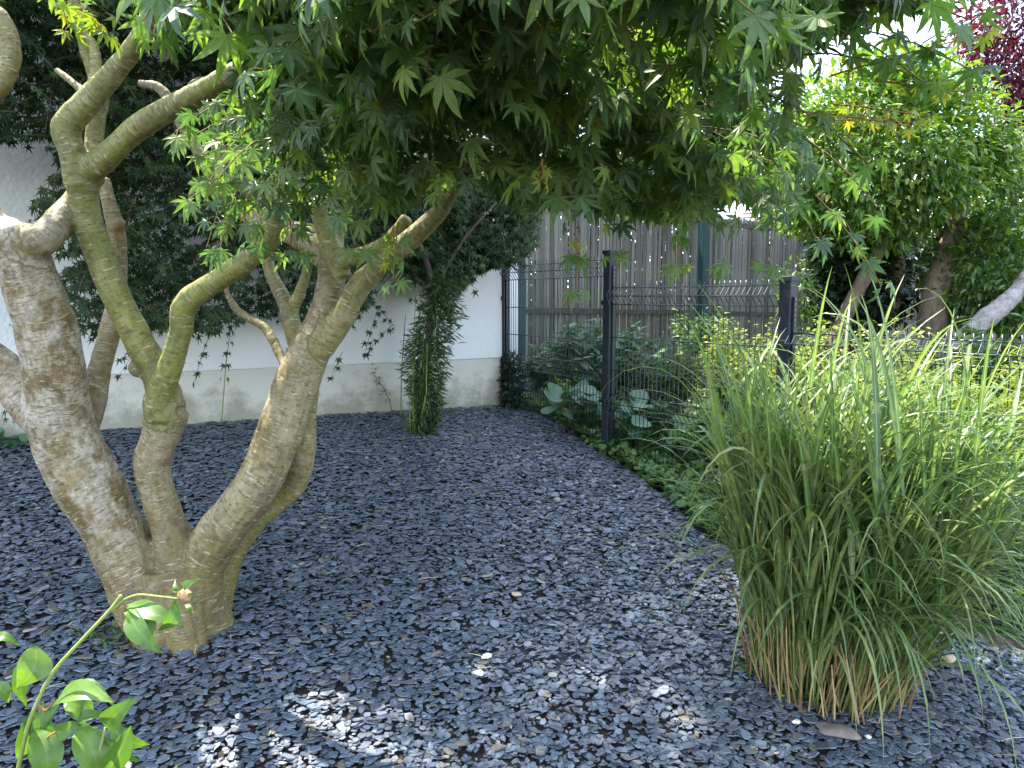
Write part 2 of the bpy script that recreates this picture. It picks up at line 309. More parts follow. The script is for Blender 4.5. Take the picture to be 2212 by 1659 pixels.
    b = N.new('ShaderNodeBump'); b.inputs['Strength'].default_value = .8; b.inputs['Distance'].default_value = .006; L(h, b.inputs['Height']); L(b.outputs[0], p.inputs['Normal'])
    return m
M['bark'] = bark_material()
def blade_material():
    m, nt, N, L = newmat('zebra_grass_blade'); out = N.new('ShaderNodeOutputMaterial')
    av = N.new('ShaderNodeAttribute'); av.attribute_name = 'lv'; sx = N.new('ShaderNodeSeparateXYZ'); L(av.outputs['Vector'], sx.inputs[0])
    rs = rnd_socket(N, L); r = ramp(N, [(0, (.070, .13, .042)), (.5, (.115, .185, .052)), (.9, (.165, .23, .065)), (1, (.24, .26, .085))]); L(rs, r.inputs[0])
    # cream bands across the blade
    ma = N.new('ShaderNodeMath'); ma.operation = 'MULTIPLY_ADD'; L(sx.outputs['Y'], ma.inputs[0]); ma.inputs[1].default_value = 5.5
    m3 = N.new('ShaderNodeMath'); m3.operation = 'MULTIPLY'; L(rs, m3.inputs[0]); m3.inputs[1].default_value = 7.3; L(m3.outputs[0], ma.inputs[2])
    fr = N.new('ShaderNodeMath'); fr.operation = 'FRACT'; L(ma.outputs[0], fr.inputs[0])
    rb = ramp(N, [(0, (0, 0, 0)), (.05, (1, 1, 1)), (.15, (1, 1, 1)), (.22, (0, 0, 0))]); L(fr.outputs[0], rb.inputs[0])
    mf = N.new('ShaderNodeMath'); mf.operation = 'MULTIPLY'; L(rb.outputs[0], mf.inputs[0]); mf.inputs[1].default_value = .34
    mb = N.new('ShaderNodeMixRGB'); L(mf.outputs[0], mb.inputs[0]); L(r.outputs[0], mb.inputs[1]); mb.inputs[2].default_value = (.38, .40, .11, 1)
    rm = ramp(N, [(0, (1, 1, 1)), (.13, (1, 1, 1)), (.2, (0, 0, 0))]); L(sx.outputs['X'], rm.inputs[0])
    m4 = N.new('ShaderNodeMath'); m4.operation = 'MULTIPLY'; L(rm.outputs[0], m4.inputs[0]); m4.inputs[1].default_value = .6
    mm = N.new('ShaderNodeMixRGB'); L(m4.outputs[0], mm.inputs[0]); L(mb.outputs[0], mm.inputs[1]); mm.inputs[2].default_value = (.36, .42, .24, 1)
    p = N.new('ShaderNodeBsdfPrincipled'); L(mm.outputs[0], p.inputs['Base Color']); p.inputs['Roughness'].default_value = .36; p.inputs['Specular IOR Level'].default_value = .5
    t = N.new('ShaderNodeBsdfTranslucent'); tm = N.new('ShaderNodeVectorMath'); tm.operation = 'MULTIPLY'; tm.inputs[1].default_value = (1.15, 1.3, .7); L(mm.outputs[0], tm.inputs[0]); L(tm.outputs[0], t.inputs[0])
    ms = N.new('ShaderNodeMixShader'); ms.inputs[0].default_value = .4; L(p.outputs[0], ms.inputs[1]); L(t.outputs[0], ms.inputs[2]); L(ms.outputs[0], out.inputs[0]); return m
M['blade'] = blade_material()
# ------------------------------------------------------------------ leaf shapes: (verts, tris, attribute) length 1 along +y, face +z
def palmate(lobes=7, detail=True, droop=.25, seed=0, narrow=1.):
    rg = random.Random(seed); V = [(0, 0, 0)]; U = [(0, 0, 0)]; T = []
    angs = [-118, -78, -39, 0, 39, 78, 118] if lobes == 7 else [-95, -46, 0, 46, 95]
    lens = [.42, .72, .92, 1., .92, .72, .42] if lobes == 7 else [.55, .85, 1., .85, .55]
    def pt(a, r, u, lift=0):
        r_ = r; z = -droop * r_ ** 2.2 + lift
        V.append((math.sin(a) * r_, math.cos(a) * r_, z)); U.append((u, r_, 0)); return len(V) - 1
    A = [math.radians(a + rg.uniform(-6, 6)) for a in angs]; Ls = [l * rg.uniform(.9, 1.08) for l in lens]
    sin_ = [pt(A[0] - math.radians(26), .16, .5)]
    for i in range(len(A) - 1): sin_.append(pt((A[i] + A[i+1]) / 2, .36 * min(Ls[i], Ls[i+1]) / .9, .6, .015))
    sin_.append(pt(A[-1] + math.radians(26), .16, .5))
    for i, (a, l) in enumerate(zip(A, Ls)):
        sL, sR = sin_[i], sin_[i+1]
        if detail:
            hw = math.radians(12.5 * narrow); dz = rg.uniform(-.10, .06)
            bL = pt(a - hw, l * .56, .8, .02); bR = pt(a + hw, l * .56, .8, .02); m = pt(a, l * .50, 0, -.012)
            cL = pt(a - hw * .42, l * .78, .7, dz * .4); cR = pt(a + hw * .42, l * .78, .7, dz * .4); t = pt(a + rg.uniform(-.08, .08), l, .3, dz)
            T += [(0, sL, bL), (0, bL, m), (0, m, bR), (0, bR, sR), (bL, cL, m), (m, cL, t), (m, t, cR), (m, cR, bR)]
        else:
            t = pt(a, l, .5); bL = pt(a - .2 * narrow, l * .5, .7); bR = pt(a + .2 * narrow, l * .5, .7)
            T += [(0, sL, bL), (0, bL, t), (0, t, bR), (0, bR, sR)] if lobes == 7 or narrow > 1.5 else [(sL, t, sR), (0, sL, sR)]
    V = np.array(V); V[:, 1] += 0; return V, np.array(T), np.array(U)
def simple_leaf(w=.22, seg=3, droop=.15, fold=.05, pointy=1.):
    V = []; U = []; T = []
    for i in range(seg + 1):
        t = i / seg; ww = w * (math.sin(math.pi * min(1, t ** .8)) ** (1 / pointy if pointy > 0 else 1)) if 0 < i < seg else 0.004
        z = -droop * t * t
        V += [(-ww, t, z + fold * ww / w), (0, t, z), (ww, t, z + fold * ww / w)]; U += [(1, t, 0), (0, t, 0), (1, t, 0)]
    for i in range(seg):
        a = i * 3; T += [(a, a+1, a+4), (a, a+4, a+3), (a+1, a+2, a+5), (a+1, a+5, a+4)]
    return np.array(V, float), np.array(T), np.array(U, float)
def round_leaf(n=14, cup=.12):
    V = [(0, .45, 0)]; U = [(0, 0, 0)]; T = []
    for i in range(n):
        a = 2 * math.pi * i / n; r = .5 * (1 + .06 * math.sin(3 * a)); V.append((math.sin(a) * r * .9, .45 - math.cos(a) * r, cup * (.6 + .4 * math.cos(2 * a)))); U.append((1, 0, 0))
        T.append((0, 1 + i, 1 + (i + 1) % n))
    return np.array(V, float), np.array(T), np.array(U, float)
P_MAPLE = [palmate(7, True, d, s, n) for d, s, n in ((.22, 1, 1.), (.38, 2, .95), (.12, 3, 1.1), (.55, 4, .9), (.3, 5, 1.05))]
P_MAPLE_LO = [palmate(5, False, d, s, 1.2) for d, s in ((.2, 1), (.4, 2), (.1, 3))]
P_LAUREL = [simple_leaf(.21, 3, d, .07) for d in (.1, .25, .4)]
P_NARROW = [simple_leaf(.075, 3, d, .03) for d in (.1, .3)]
P_PEONY = [simple_leaf(.17, 4, d, .06) for d in (.15, .35)]
P_ROUND = [round_leaf(14, .1), round_leaf(14, -.10)]
P_IVY = [palmate(5, False, .1, 3, 1.9), palmate(5, False, .2, 4, 1.9)]
P_SMALL = [simple_leaf(.25, 2, .15, .05)]
def nrm(a): return a / (np.linalg.norm(a, axis=-1, keepdims=True) + 1e-9)
def frames(D, Nn, size):
    Y_ = nrm(D); X = nrm(np.cross(Y_, Nn)); Z = np.cross(X, Y_); return np.stack([X, Y_, Z], axis=-1) * np.asarray(size)[:, None, None]
def scatter(parent, mat, protos, O, D, Nn, size, nind=0, one='leaf', many='foliage', rnd=None):
    """leaves at O, pointing along D, facing Nn; the nind that show largest become objects of their own"""
    K = len(O)
    if K == 0: return
    F = frames(D, Nn, size); rnd = RNG.random(K) if rnd is None else rnd; pid = RNG.integers(0, len(protos), K)
    ind = np.zeros(K, bool)
    if nind:
        x, y, d = proj(O); app = np.asarray(size) / d; app = np.where((x > 0) & (x < 2212) & (y > 0) & (y < 1659), app, 0)
        k = min(nind, int((app > 0).sum())); ind[np.argsort(-app)[:k]] = True
        L0 = np.array(parent.location); data = []
        for p in protos:
            me = mesh_np(one, *p[:2], np.zeros(len(p[0])), p[2]); me.materials.append(mat); data.append(me)
        for i in np.nonzero(ind)[0]:
            o = bpy.data.objects.new(one, data[pid[i]]); COL.objects.link(o); o.parent = parent
            m = Matrix([[*F[i][r], O[i][r] - L0[r]] for r in range(3)] + [[0, 0, 0, 1]]); o.matrix_basis = m
    a = Acc()
    for j, p in enumerate(protos):
        s = (~ind) & (pid == j); a.inst(p, F[s], O[s], rnd[s])
    return a.build(many, mat, parent, 'stuff')
def rdir(K): return nrm(RNG.normal(size=(K, 3)))
# ------------------------------------------------------------------ ground
def terrain(name, x0, x1, y0, y1, nx, ny, dz, mat):
    xs = np.linspace(x0, x1, nx); ys = np.linspace(y0, y1, ny); X, Yg = np.meshgrid(xs, ys); Z = gza(X, Yg) + dz
    V = np.stack([X, Yg, Z], -1).reshape(-1, 3); i, j = np.meshgrid(np.arange(nx - 1), np.arange(ny - 1)); a = (j * nx + i).ravel()
    T = np.concatenate([np.stack([a, a+1, a+nx+1], 1), np.stack([a, a+nx+1, a+nx], 1)])
    return tag(link(name, mesh_np(name, V, T, smooth=True), mat), kind='structure')
xs_ = np.concatenate([np.linspace(-120, -5, 12), np.linspace(-4.8, 6, 55), np.linspace(7, 120, 12)])
ys_ = np.concatenate([np.linspace(-60, -3, 8), np.linspace(-2.8, 9, 60), np.linspace(10, 250, 14)])
X, Yg = np.meshgrid(xs_, ys_); Z = gza(X, Yg) - .012; nx = len(xs_)
V = np.stack([X, Yg, Z], -1).reshape(-1, 3); i, j = np.meshgrid(np.arange(nx - 1), np.arange(len(ys_) - 1)); a_ = (j * nx + i).ravel()
ground = tag(link('ground', mesh_np('ground', V, np.concatenate([np.stack([a_, a_+1, a_+nx+1], 1), np.stack([a_, a_+nx+1, a_+nx], 1)]), smooth=True), M['soil']), kind='structure')
# ------------------------------------------------------------------ fence line and slate bed outline
P1 = Vector((at(1090, 800, 5.85).x, 5.85, 0)); P2 = Vector((at(1315, 800, 4.75).x, 4.75, 0)); P3 = Vector((at(1700, 700, 3.7).x, 3.7, 0))
dR = Vector((.60, -.80, 0)); P4 = P3 + dR * 1.75
WR = Vector((-.085, 5.83, 0)); WD = Vector((.866, .5, 0)); WN = Vector((.5, -.866, 0))
bed_px = [(1080, 876), (1140, 887), (1200, 912), (1290, 975), (1370, 1022), (1450, 1085), (1510, 1150)]
bed = [onground(*p) for p in bed_px]
BED = [(p.x, p.y) for p in bed] + [(1.25, 3.0), (1.55, 2.9), (1.92, 2.75), (2.35, 2.2), (2.6, .4), (-2.4, .4), (-4.2, 1.6), (-4.2, WR.y - 4.115 * .5 / .866 )]
def chip_proto(seed):
    rg = random.Random(seed); n = rg.choice([5, 5, 6, 6, 7]); asp = rg.uniform(.42, .85); th = rg.uniform(.06, .13)
    ring = []
    for i in range(n):
        a = 2 * math.pi * (i + rg.uniform(-.28, .28)) / n; r = rg.uniform(.68, 1.15); ring.append((math.cos(a) * r, math.sin(a) * r * asp))
    V = [(x * .93, y * .93, th) for x, y in ring] + [(x, y, 0) for x, y in ring]
    T = [(0, i, i + 1) for i in range(1, n - 1)] + [t for i in range(n) for t in ((i, n + i, n + (i + 1) % n), (i, n + (i + 1) % n, (i + 1) % n))]
    return np.array(V) * .5, np.array(T), np.zeros((2 * n, 3))
P_CHIP = [chip_proto(s) for s in range(14)]
bedo = link('slate_bed', mesh_np('slate_bed', np.array([(x, y, gz(x, y) - .006) for x, y in BED] + [(0, 2.6, gz(0, 2.6) - .006)]),
            np.array([(len(BED), i, (i + 1) % len(BED)) for i in range(len(BED))])), M['slate_dust']); bedo['kind'] = 'structure'
def make_chips():
    K = 205000; x = RNG.uniform(-4.2, 2.7, K); y = RNG.uniform(.9, 6.2, K)
    k = inpoly(x, y, BED); x, y = x[k], y[k]
    px, py, d = proj(np.stack([x, y, gza(x, y)], -1)); k = (px > -140) & (px < 2350) & (py < 1790)
    wall = (x - WR.x) * WN.x + (y - WR.y) * WN.y > .0; k &= wall
    x, y, d = x[k], y[k], d[k]; K = len(x)
    size = np.exp(RNG.normal(math.log(.0275), .38, K)); size = np.clip(size, .010, .058)
    lay = RNG.random(K); z = gza(x, y) + lay * .014 - .006
    D = np.stack([RNG.normal(size=K), RNG.normal(size=K), RNG.normal(size=K) * .2], -1); Nn = np.stack([RNG.normal(size=K) * .12, RNG.normal(size=K) * .12 - .02, np.ones(K)], -1)
    Nn = nrm(Nn); D = nrm(D - Nn * (D * Nn).sum(-1, keepdims=True))
    scatter(bedo, M['slate'], P_CHIP, np.stack([x, y, z], -1), D, Nn, size, 300, 'slate_chip', 'slate_gravel')
    # dry litter: petioles and twigs between the chips
    a = Acc()
    for _ in range(190):
        while True:
            q = (random.uniform(-2.6, 2.4), random.uniform(1.6, 5.6))
            if inpoly([q[0]], [q[1]], BED)[0]: break
        th = random.uniform(0, 6.28); l = random.uniform(.012, .045); z = gz(*q) + .016; p = np.array([q[0], q[1], z]); dv = np.array([math.cos(th), math.sin(th), random.uniform(-.05, .15)]) * l
        V, T, U = tube_arrays([p - dv, p + dv * .1 + np.array([0, 0, .003]), p + dv], [.0009, .0011, .0007], 3); a.add(V, T, random.random(), U)
    a.build('twig_litter', M['litter'], bedo, 'stuff')
make_chips()
# ------------------------------------------------------------------ house wall
def prism(name, foot, z0, z1, mat, parent=None):
    n = len(foot); V = [(x, y, z0) for x, y in foot] + [(x, y, z1) for x, y in foot]; L0 = parent.location if parent else Vector()
    me = bpy.data.meshes.new(name); me.from_pydata([tuple(Vector(v) - L0) for v in V], [], [tuple(range(n))[::-1], tuple(range(n, 2*n))] + [(i, (i+1) % n, n+(i+1) % n, n+i) for i in range(n)]); me.validate()
    return link(name, me, mat, parent)
house = empty('house', (WR.x, WR.y, gz(WR.x, WR.y)), 'white roughcast house wall with cream plinth behind the trees', 'house')
Wl = WR - WD * 9; back = -WN * 6
Zpl = at(1080, 773, 5.83).z
prism('plinth', [(WR.x, WR.y), (Wl.x, Wl.y), (Wl + back).xy, (WR + back).xy], gz(WR.x, WR.y) - 1.0, Zpl, M['plinth'], house)
o_ = WN * .012; e_ = WD * .012
bevel(prism('upper_wall', [(WR + o_ + e_).xy, (Wl + o_).xy, (Wl + back).xy, (WR + back + e_).xy], Zpl, 5.7, M['wall'], house), .008)
wb = empty('rear_wall', (at(1112, 700, 6.9).x, 6.9, gz(.1, 6.9)), 'narrow white wall strip seen through the mesh beside the corner post', 'wall')
xa, xb = at(1085, 700, 6.95).x, at(1124, 700, 6.95).x
bevel(prism('white_render', [(xa, 6.95), (xb, 6.95), (xb, 7.05), (xa, 7.05)], gz(.1, 6.9) - .3, at(1110, 400, 6.95).z, M['wall'], wb), .004)
# ------------------------------------------------------------------ wire mesh fence
fence = empty('mesh_fence', (P2.x, P2.y, gz(P2.x, P2.y)), 'dark mesh panel fence stepping down beside the slate', 'fence')
FL = Vector(fence.location)
def post(name, p, ztop, ang, parent, w=.031):
    c, s = math.cos(ang), math.sin(ang); ax = np.array([c, s, 0]); ay = np.array([-s, c, 0]); z0 = gz(p.x, p.y) - .25; pl = np.array(FL)
    zc = (z0 + ztop) / 2
    me = mesh_np('post', box_arrays(np.array([p.x, p.y, zc]) - pl, ax * w, ay * w, (0, 0, (ztop - z0) / 2)), BOXT); o = bevel(link('post', me, M['post'], parent), .006, 3)
    # rail slot with dark notches on the side
    me = mesh_np('slot_rail', box_arrays(np.array([p.x, p.y, zc - .03]) - pl + ax * (w + .006), ax * .006, ay * .012, (0, 0, (ztop - z0) / 2 - .05)), BOXT); bevel(link('slot_rail', me, M['post'], o), .002)
    a = Acc(); z = ztop - .09
    while z > gz(p.x, p.y) + .02:
        a.add(box_arrays(np.array([p.x, p.y, z]) + ax * (w + .0125) - ay * .004, ax * .0012, ay * .006, (0, 0, .006)), BOXT); z -= .025
    a.build('slot_notches', M['wire'], o if False else parent, None)
    me = mesh_np('cap', box_arrays(np.array([p.x, p.y, ztop + .006]) - pl, ax * (w + .005), ay * (w + .005), (0, 0, .012)), BOXT); bevel(link('cap', me, M['post'], o), .005, 3)
    for zz in (ztop - .30, ztop - .75):
        me = mesh_np('clamp', box_arrays(np.array([p.x, p.y, zz]) - pl - ay * (w + .004), ax * (w + .004), ay * .005, (0, 0, .014)), BOXT); bevel(link('clamp', me, M['post'], o), .002)
    return o
Z1t, Z2t, Z3t = CAMZ + .30, at(1315, 547, 4.75).z, at(1700, 605, 3.7).z
post('post', P1, Z1t, math.radians(-58), fence); post('post', P2, Z2t, math.radians(-56), fence); post('post', P3, Z3t, math.radians(-52), fence); post('post', P4, CAMZ - .12, math.radians(-52), fence)
def panel(a, b, ztop, zbot, pitch):
    d = (b - a); L_ = d.length; d.normalize(); n = Vector((-d.y, d.x, 0)); n = -n if n.y > 0 else n
    a = a + d * .03; L_ -= .06; acc = Acc(); nw = int(L_ / pitch); off = n * .02
    def bend(z):                       # V folds towards the slate
        for zt in (ztop, ztop - .65):
            if zt - .1 < z < zt: return .038 * (1 - abs(z - (zt - .05)) / .05)
        return 0
    prof = [ztop + .028, ztop, ztop - .012, ztop - .045, ztop - .05, ztop - .055, ztop - .088, ztop - .1, ztop - .65, ztop - .662, ztop - .70, ztop - .738, ztop - .75, zbot]
    prof = [z for z in prof if z >= zbot]
    for i in range(nw + 1):
        o = a + d * (L_ * i / nw) + off
        pts = [(o.x + n.x * bend(z), o.y + n.y * bend(z), z) for z in prof]
        V, T, U = tube_arrays(pts, [.0026] * len(pts), 4); acc.add(V, T, 0, U)
    z = ztop; hz = [ztop, ztop - .05, ztop - .1]; z = ztop - .3
    while z > zbot: hz.append(z); z -= .2
    hz += [ztop - .65, ztop - .70, ztop - .75]
    for z in hz:
        if z < zbot: continue
        o = a + off + n * (bend(z) - .004); e = o + d * L_
        V, T, U = tube_arrays([(o.x, o.y, z), (e.x, e.y, z)], [.0032] * 2, 5); acc.add(V, T, 0, U)
    acc.build('mesh_panel', M['wire'], fence, smooth=True)
panel(P1, P2, at(1310, 561, 4.75).z, gz(P2.x, P2.y) + .03, .0333); panel(P2, P3, at(1320, 622, 4.75).z, gz(P3.x, P3.y) + .03, .0333); panel(P3, P4, at(1712, 719, 3.7).z, gz(P4.x, P4.y) + .03, .0333)
# ------------------------------------------------------------------ wooden slat fence
wf = empty('slat_fence', (at(1140, 700, 7.2).x, 7.2, gz(.2, 7.2)), 'tall weathered slat fence behind the garden plants', 'fence')
WL = np.array(wf.location)
slat_me = []
for k in range(6):
    me = bpy.data.meshes.new('slat'); h = .5; w = .0152 + .0006 * k; pr = [(-w, .004), (-w * .8, -.006), (0, -.011), (w * .8, -.006), (w, .004)]; V = [(x_, y_, z_) for z_ in (0, 1) for x_, y_ in pr]
    me.from_pydata(V, [], [(k2, (k2 + 1) % 5, 5 + (k2 + 1) % 5, 5 + k2) for k2 in range(5)] + [(5, 6, 7, 8, 9), (4, 3, 2, 1, 0)]); me.materials.append(M['slat']); slat_me.append(me)
def slats(p, q, ztp, ztq):
    d = q - p; L_ = d.length; d.normalize(); s = 0; ang = math.atan2(d.y, d.x)
    while s < L_:
        t = s / L_; pos = p + d * s; z0 = gz(pos.x, 7) - .05; zt = ztp + (ztq - ztp) * t + random.uniform(-.015, .015); me = random.choice(slat_me)
        o = bpy.data.objects.new('slat', me); COL.objects.link(o); o.parent = wf; o.location = (pos.x - WL[0], pos.y - WL[1] + random.uniform(-.007, .007), z0 - WL[2]); o.scale = (random.uniform(.92, 1.06), 1, zt - z0)
        o.rotation_euler = (random.uniform(-.003, .003), random.uniform(-.004, .004), ang + random.uniform(-.08, .08)); s += random.uniform(.0325, .036)
A1 = Vector((at(1136, 700, 7.2).x, 7.2, 0)); A2 = Vector((at(1520, 600, 7.2).x, 7.2, 0)); A3 = Vector((at(2240, 600, 11).x, 11, 0))
slats(A1, A2, at(1300, 425, 7.2).z, at(1520, 462, 7.2).z); slats(A2 + Vector((.04, 0, 0)), A3, at(1530, 466, 7.2).z, at(2240, 540, 11).z)
def rail(p, q, z1, z2, nm='rail'):
    d = (q - p); L_ = d.length; d.normalize(); n = Vector((-d.y, d.x, 0)); m = (p + q) / 2 - n * .022
    V = box_arrays(np.array([m.x, m.y, (z1 + z2) / 2]) - WL, np.array([d.x * L_ / 2, d.y * L_ / 2, (z2 - z1) / 2]), np.array(n) * .012, (0, 0, .022)); bevel(link(nm, mesh_np(nm, V, BOXT), M['rail'], wf), .003)
rail(A1, A2, at(1160, 672, 7.2).z, at(1420, 675, 7.2).z); rail(A2, A3, at(1530, 480, 7.2).z, at(2240, 553, 11).z); rail(A1, A2, at(1160, 440, 7.2).z, at(1520, 476, 7.2).z)
rail(A2, A3, at(1530, 676, 7.2).z, at(2240, 690, 11).z)
def tealpost(px, Y, ytop, w=.034):
    p = at(px, 600, Y); z0 = gz(p.x, Y) - .2; zt = at(px, ytop, Y).z
    V = box_arrays(np.array([p.x, Y, (z0 + zt) / 2]) - WL, (w, .012, 0), (-.012, w, 0), (0, 0, (zt - z0) / 2)); o = bevel(link('post', mesh_np('post', V, BOXT), M['teal'], wf), .006, 3); o['label'] = 'teal green painted metal post'
    V = box_arrays(np.array([p.x, Y, zt + .006]) - WL, (w + .004, .012, 0), (-.012, w + .004, 0), (0, 0, .01)); bevel(link('cap', mesh_np('cap', V, BOXT), M['teal'], o), .004)
tealpost(1520, 7.05, 447); tealpost(1127, 6.6, 520, .02)
# ------------------------------------------------------------------ main maple: trunk and limbs
Y0 = 2.6; base = onground(350, 1365); base.y
TB = onground(350, 1350); Y0 = TB.y
# (px, py, width px, depth offset) per joint ; green, pale
stems = [
 (0.15, .95, [(335,1400,150,0),(325,1330,142,0),(292,1240,132,0),(238,1130,132,0),(172,1010,142,-.02),(128,905,140,-.05),(118,800,126,-.08),(98,700,122,-.10),(62,600,112,-.14),(38,535,112,-.16),(20,500,96,-.16)]),
 (0.25, .5, [(45,540,80,-.16),(95,515,66,-.17),(135,468,58,-.10),(180,415,54,-.03),(200,385,40,0)]),
 (0.1, .8, [(140,960,80,0),(95,905,88,.02),(48,850,88,.04),(5,795,78,.05),(-60,740,70,.06),(-140,640,60,.08)]),
 (0.1, .5, [(38,535,80,-.16),(-10,500,85,-.16),(-60,420,70,-.2),(-90,300,55,-.25)]),
 (0.3, .3, [(150,990,70,.03),(190,895,62,.10),(215,800,46,.15),(240,705,42,.2),(254,620,38,.22),(252,510,38,.22),(236,440,33,.2),(222,385,28,.2)]),
 (0.25, .35, [(405,1395,140,0),(395,1330,130,0),(382,1240,104,0),(372,1160,84,0),(345,1080,74,0),(330,1000,78,0),(350,930,84,0),(362,885,92,0)]),
 (1.0, .05, [(350,900,70,-.03),(342,860,56,-.05),(368,790,54,-.06),(390,715,50,-.07),(402,655,52,-.08),(475,602,47,-.1),(555,545,49,-.12),(585,500,50,-.12),(600,440,45,-.13),(628,385,40,-.14),(655,330,34,-.15),(700,260,28,-.16)]),
 (.95, .08, [(365,885,80,0),(338,805,64,0),(275,690,62,-.03),(222,570,60,-.06),(190,470,60,-.08),(175,400,64,-.1)]),
 (.85, .15, [(175,400,70,-.1),(158,335,56,-.12),(142,275,58,-.13),(188,222,52,-.14),(258,142,45,-.16),(306,75,40,-.2),(330,20,35,-.22),(360,-60,30,-.25)]),
 (.95, .1, [(180,375,64,-.1),(235,335,52,-.12),(300,275,50,-.15),(400,218,48,-.2),(500,160,42,-.26),(580,105,36,-.3),(700,40,30,-.36),(820,-20,24,-.4)]),
 (.8, .1, [(195,380,44,-.02),(205,320,40,0),(206,260,38,.02),(215,205,34,.03),(195,140,24,.03),(170,60,20,.03),(150,-20,16,.03)]),
 (.8, .1, [(142,275,40,-.13),(168,235,28,-.1),(200,180,24,-.08),(205,110,22,-.05),(175,50,18,0),(160,-30,16,0)]),
 (0.3, .3, [(435,1395,130,.02),(425,1310,120,.02),(432,1230,108,.02),(478,1145,100,.02),(552,1050,98,.03),(598,950,98,.05),(636,840,98,.08),(676,745,90,.1),(706,665,68,.13),(716,590,60,.15),(712,555,62,.16)]),
 (.45, .35, [(712,560,66,.16),(672,522,64,.2),(625,500,52,.25),(560,480,38,.3),(488,430,33,.34),(440,345,28,.36),(392,270,25,.38),(350,195,22,.4),(300,180,15,.42)]),
 (.6, .15, [(625,500,44,.25),(570,440,36,.3),(500,372,32,.33),(470,315,29,.35),(492,265,25,.36),(520,215,20,.37)]),
 (.95, .1, [(735,600,46,.14),(722,540,42,.14),(692,470,38,.14),(680,405,34,.13),(692,345,28,.12)]),
 (.9, .1, [(728,560,30,.16),(735,490,26,.18),(758,430,22,.2),(800,380,18,.2)]),
 (.95, .1, [(735,565,36,.12),(795,545,34,.1),(845,515,30,.08),(880,470,26,.05)]),
 (.75, .15, [(690,760,56,.08),(738,690,54,.07),(775,620,50,.06),(835,560,47,.04),(905,503,43,.02),(955,448,38,0),(985,385,32,-.02),(1010,320,26,-.05)]),
 (.5, .2, [(452,1380,90,.1),(470,1290,68,.12),(505,1190,58,.14),(560,1115,54,.16),(632,1055,52,.17),(652,990,58,.17),(660,910,46,.16),(668,850,40,.15),(672,790,40,.12)]),
 (.4, .2, [(640,810,34,.12),(612,780,22,.18),(575,712,20,.24),(515,672,20,.28),(490,630,14,.3),(482,590,10,.32)]),
 (.6, .15, [(655,790,44,.14),(632,700,38,.2),(612,645,32,.24),(585,590,28,.28),(568,520,26,.3),(545,470,20,.32)]),
 (.7, .1, [(628,680,28,.22),(655,610,24,.22),(672,550,22,.22),(700,490,18,.22)]),
 (.5, .2, [(-60,0,40,-.2),(5,45,38,-.2),(24,110,38,-.2),(8,180,36,-.2),(-50,240,34,-.2)]),
 (.5, .2, [(190,215,30,.05),(165,185,20,.07),(120,150,12,.1)]),
 (.5, .2, [(400,215,18,.3),(420,180,16,.3),(470,170,14,.3)]),
]
knots = [(364,858,46,.0),(378,892,40,.01),(170,385,46,-.1),(205,385,34,-.06),(350,880,50,-.03),(362,905,48,.02),(365,950,30,.04),(142,268,36,-.12),(320,262,30,-.17),(585,508,30,-.12),(405,652,31,-.08),(20,500,56,-.17),(60,530,44,-.16),(650,995,36,.15),(335,1270,24,-.1),(690,690,40,.08),(255,485,26,.2),(215,215,26,.03),(640,505,36,.25),(300,795,36,0),(200,870,36,.1),(30,845,50,.03),(745,690,32,.05),(372,1340,90,0),(345,985,42,-.02)]
SK = []   # skeleton samples: pos, dir, len, green, pale, frame
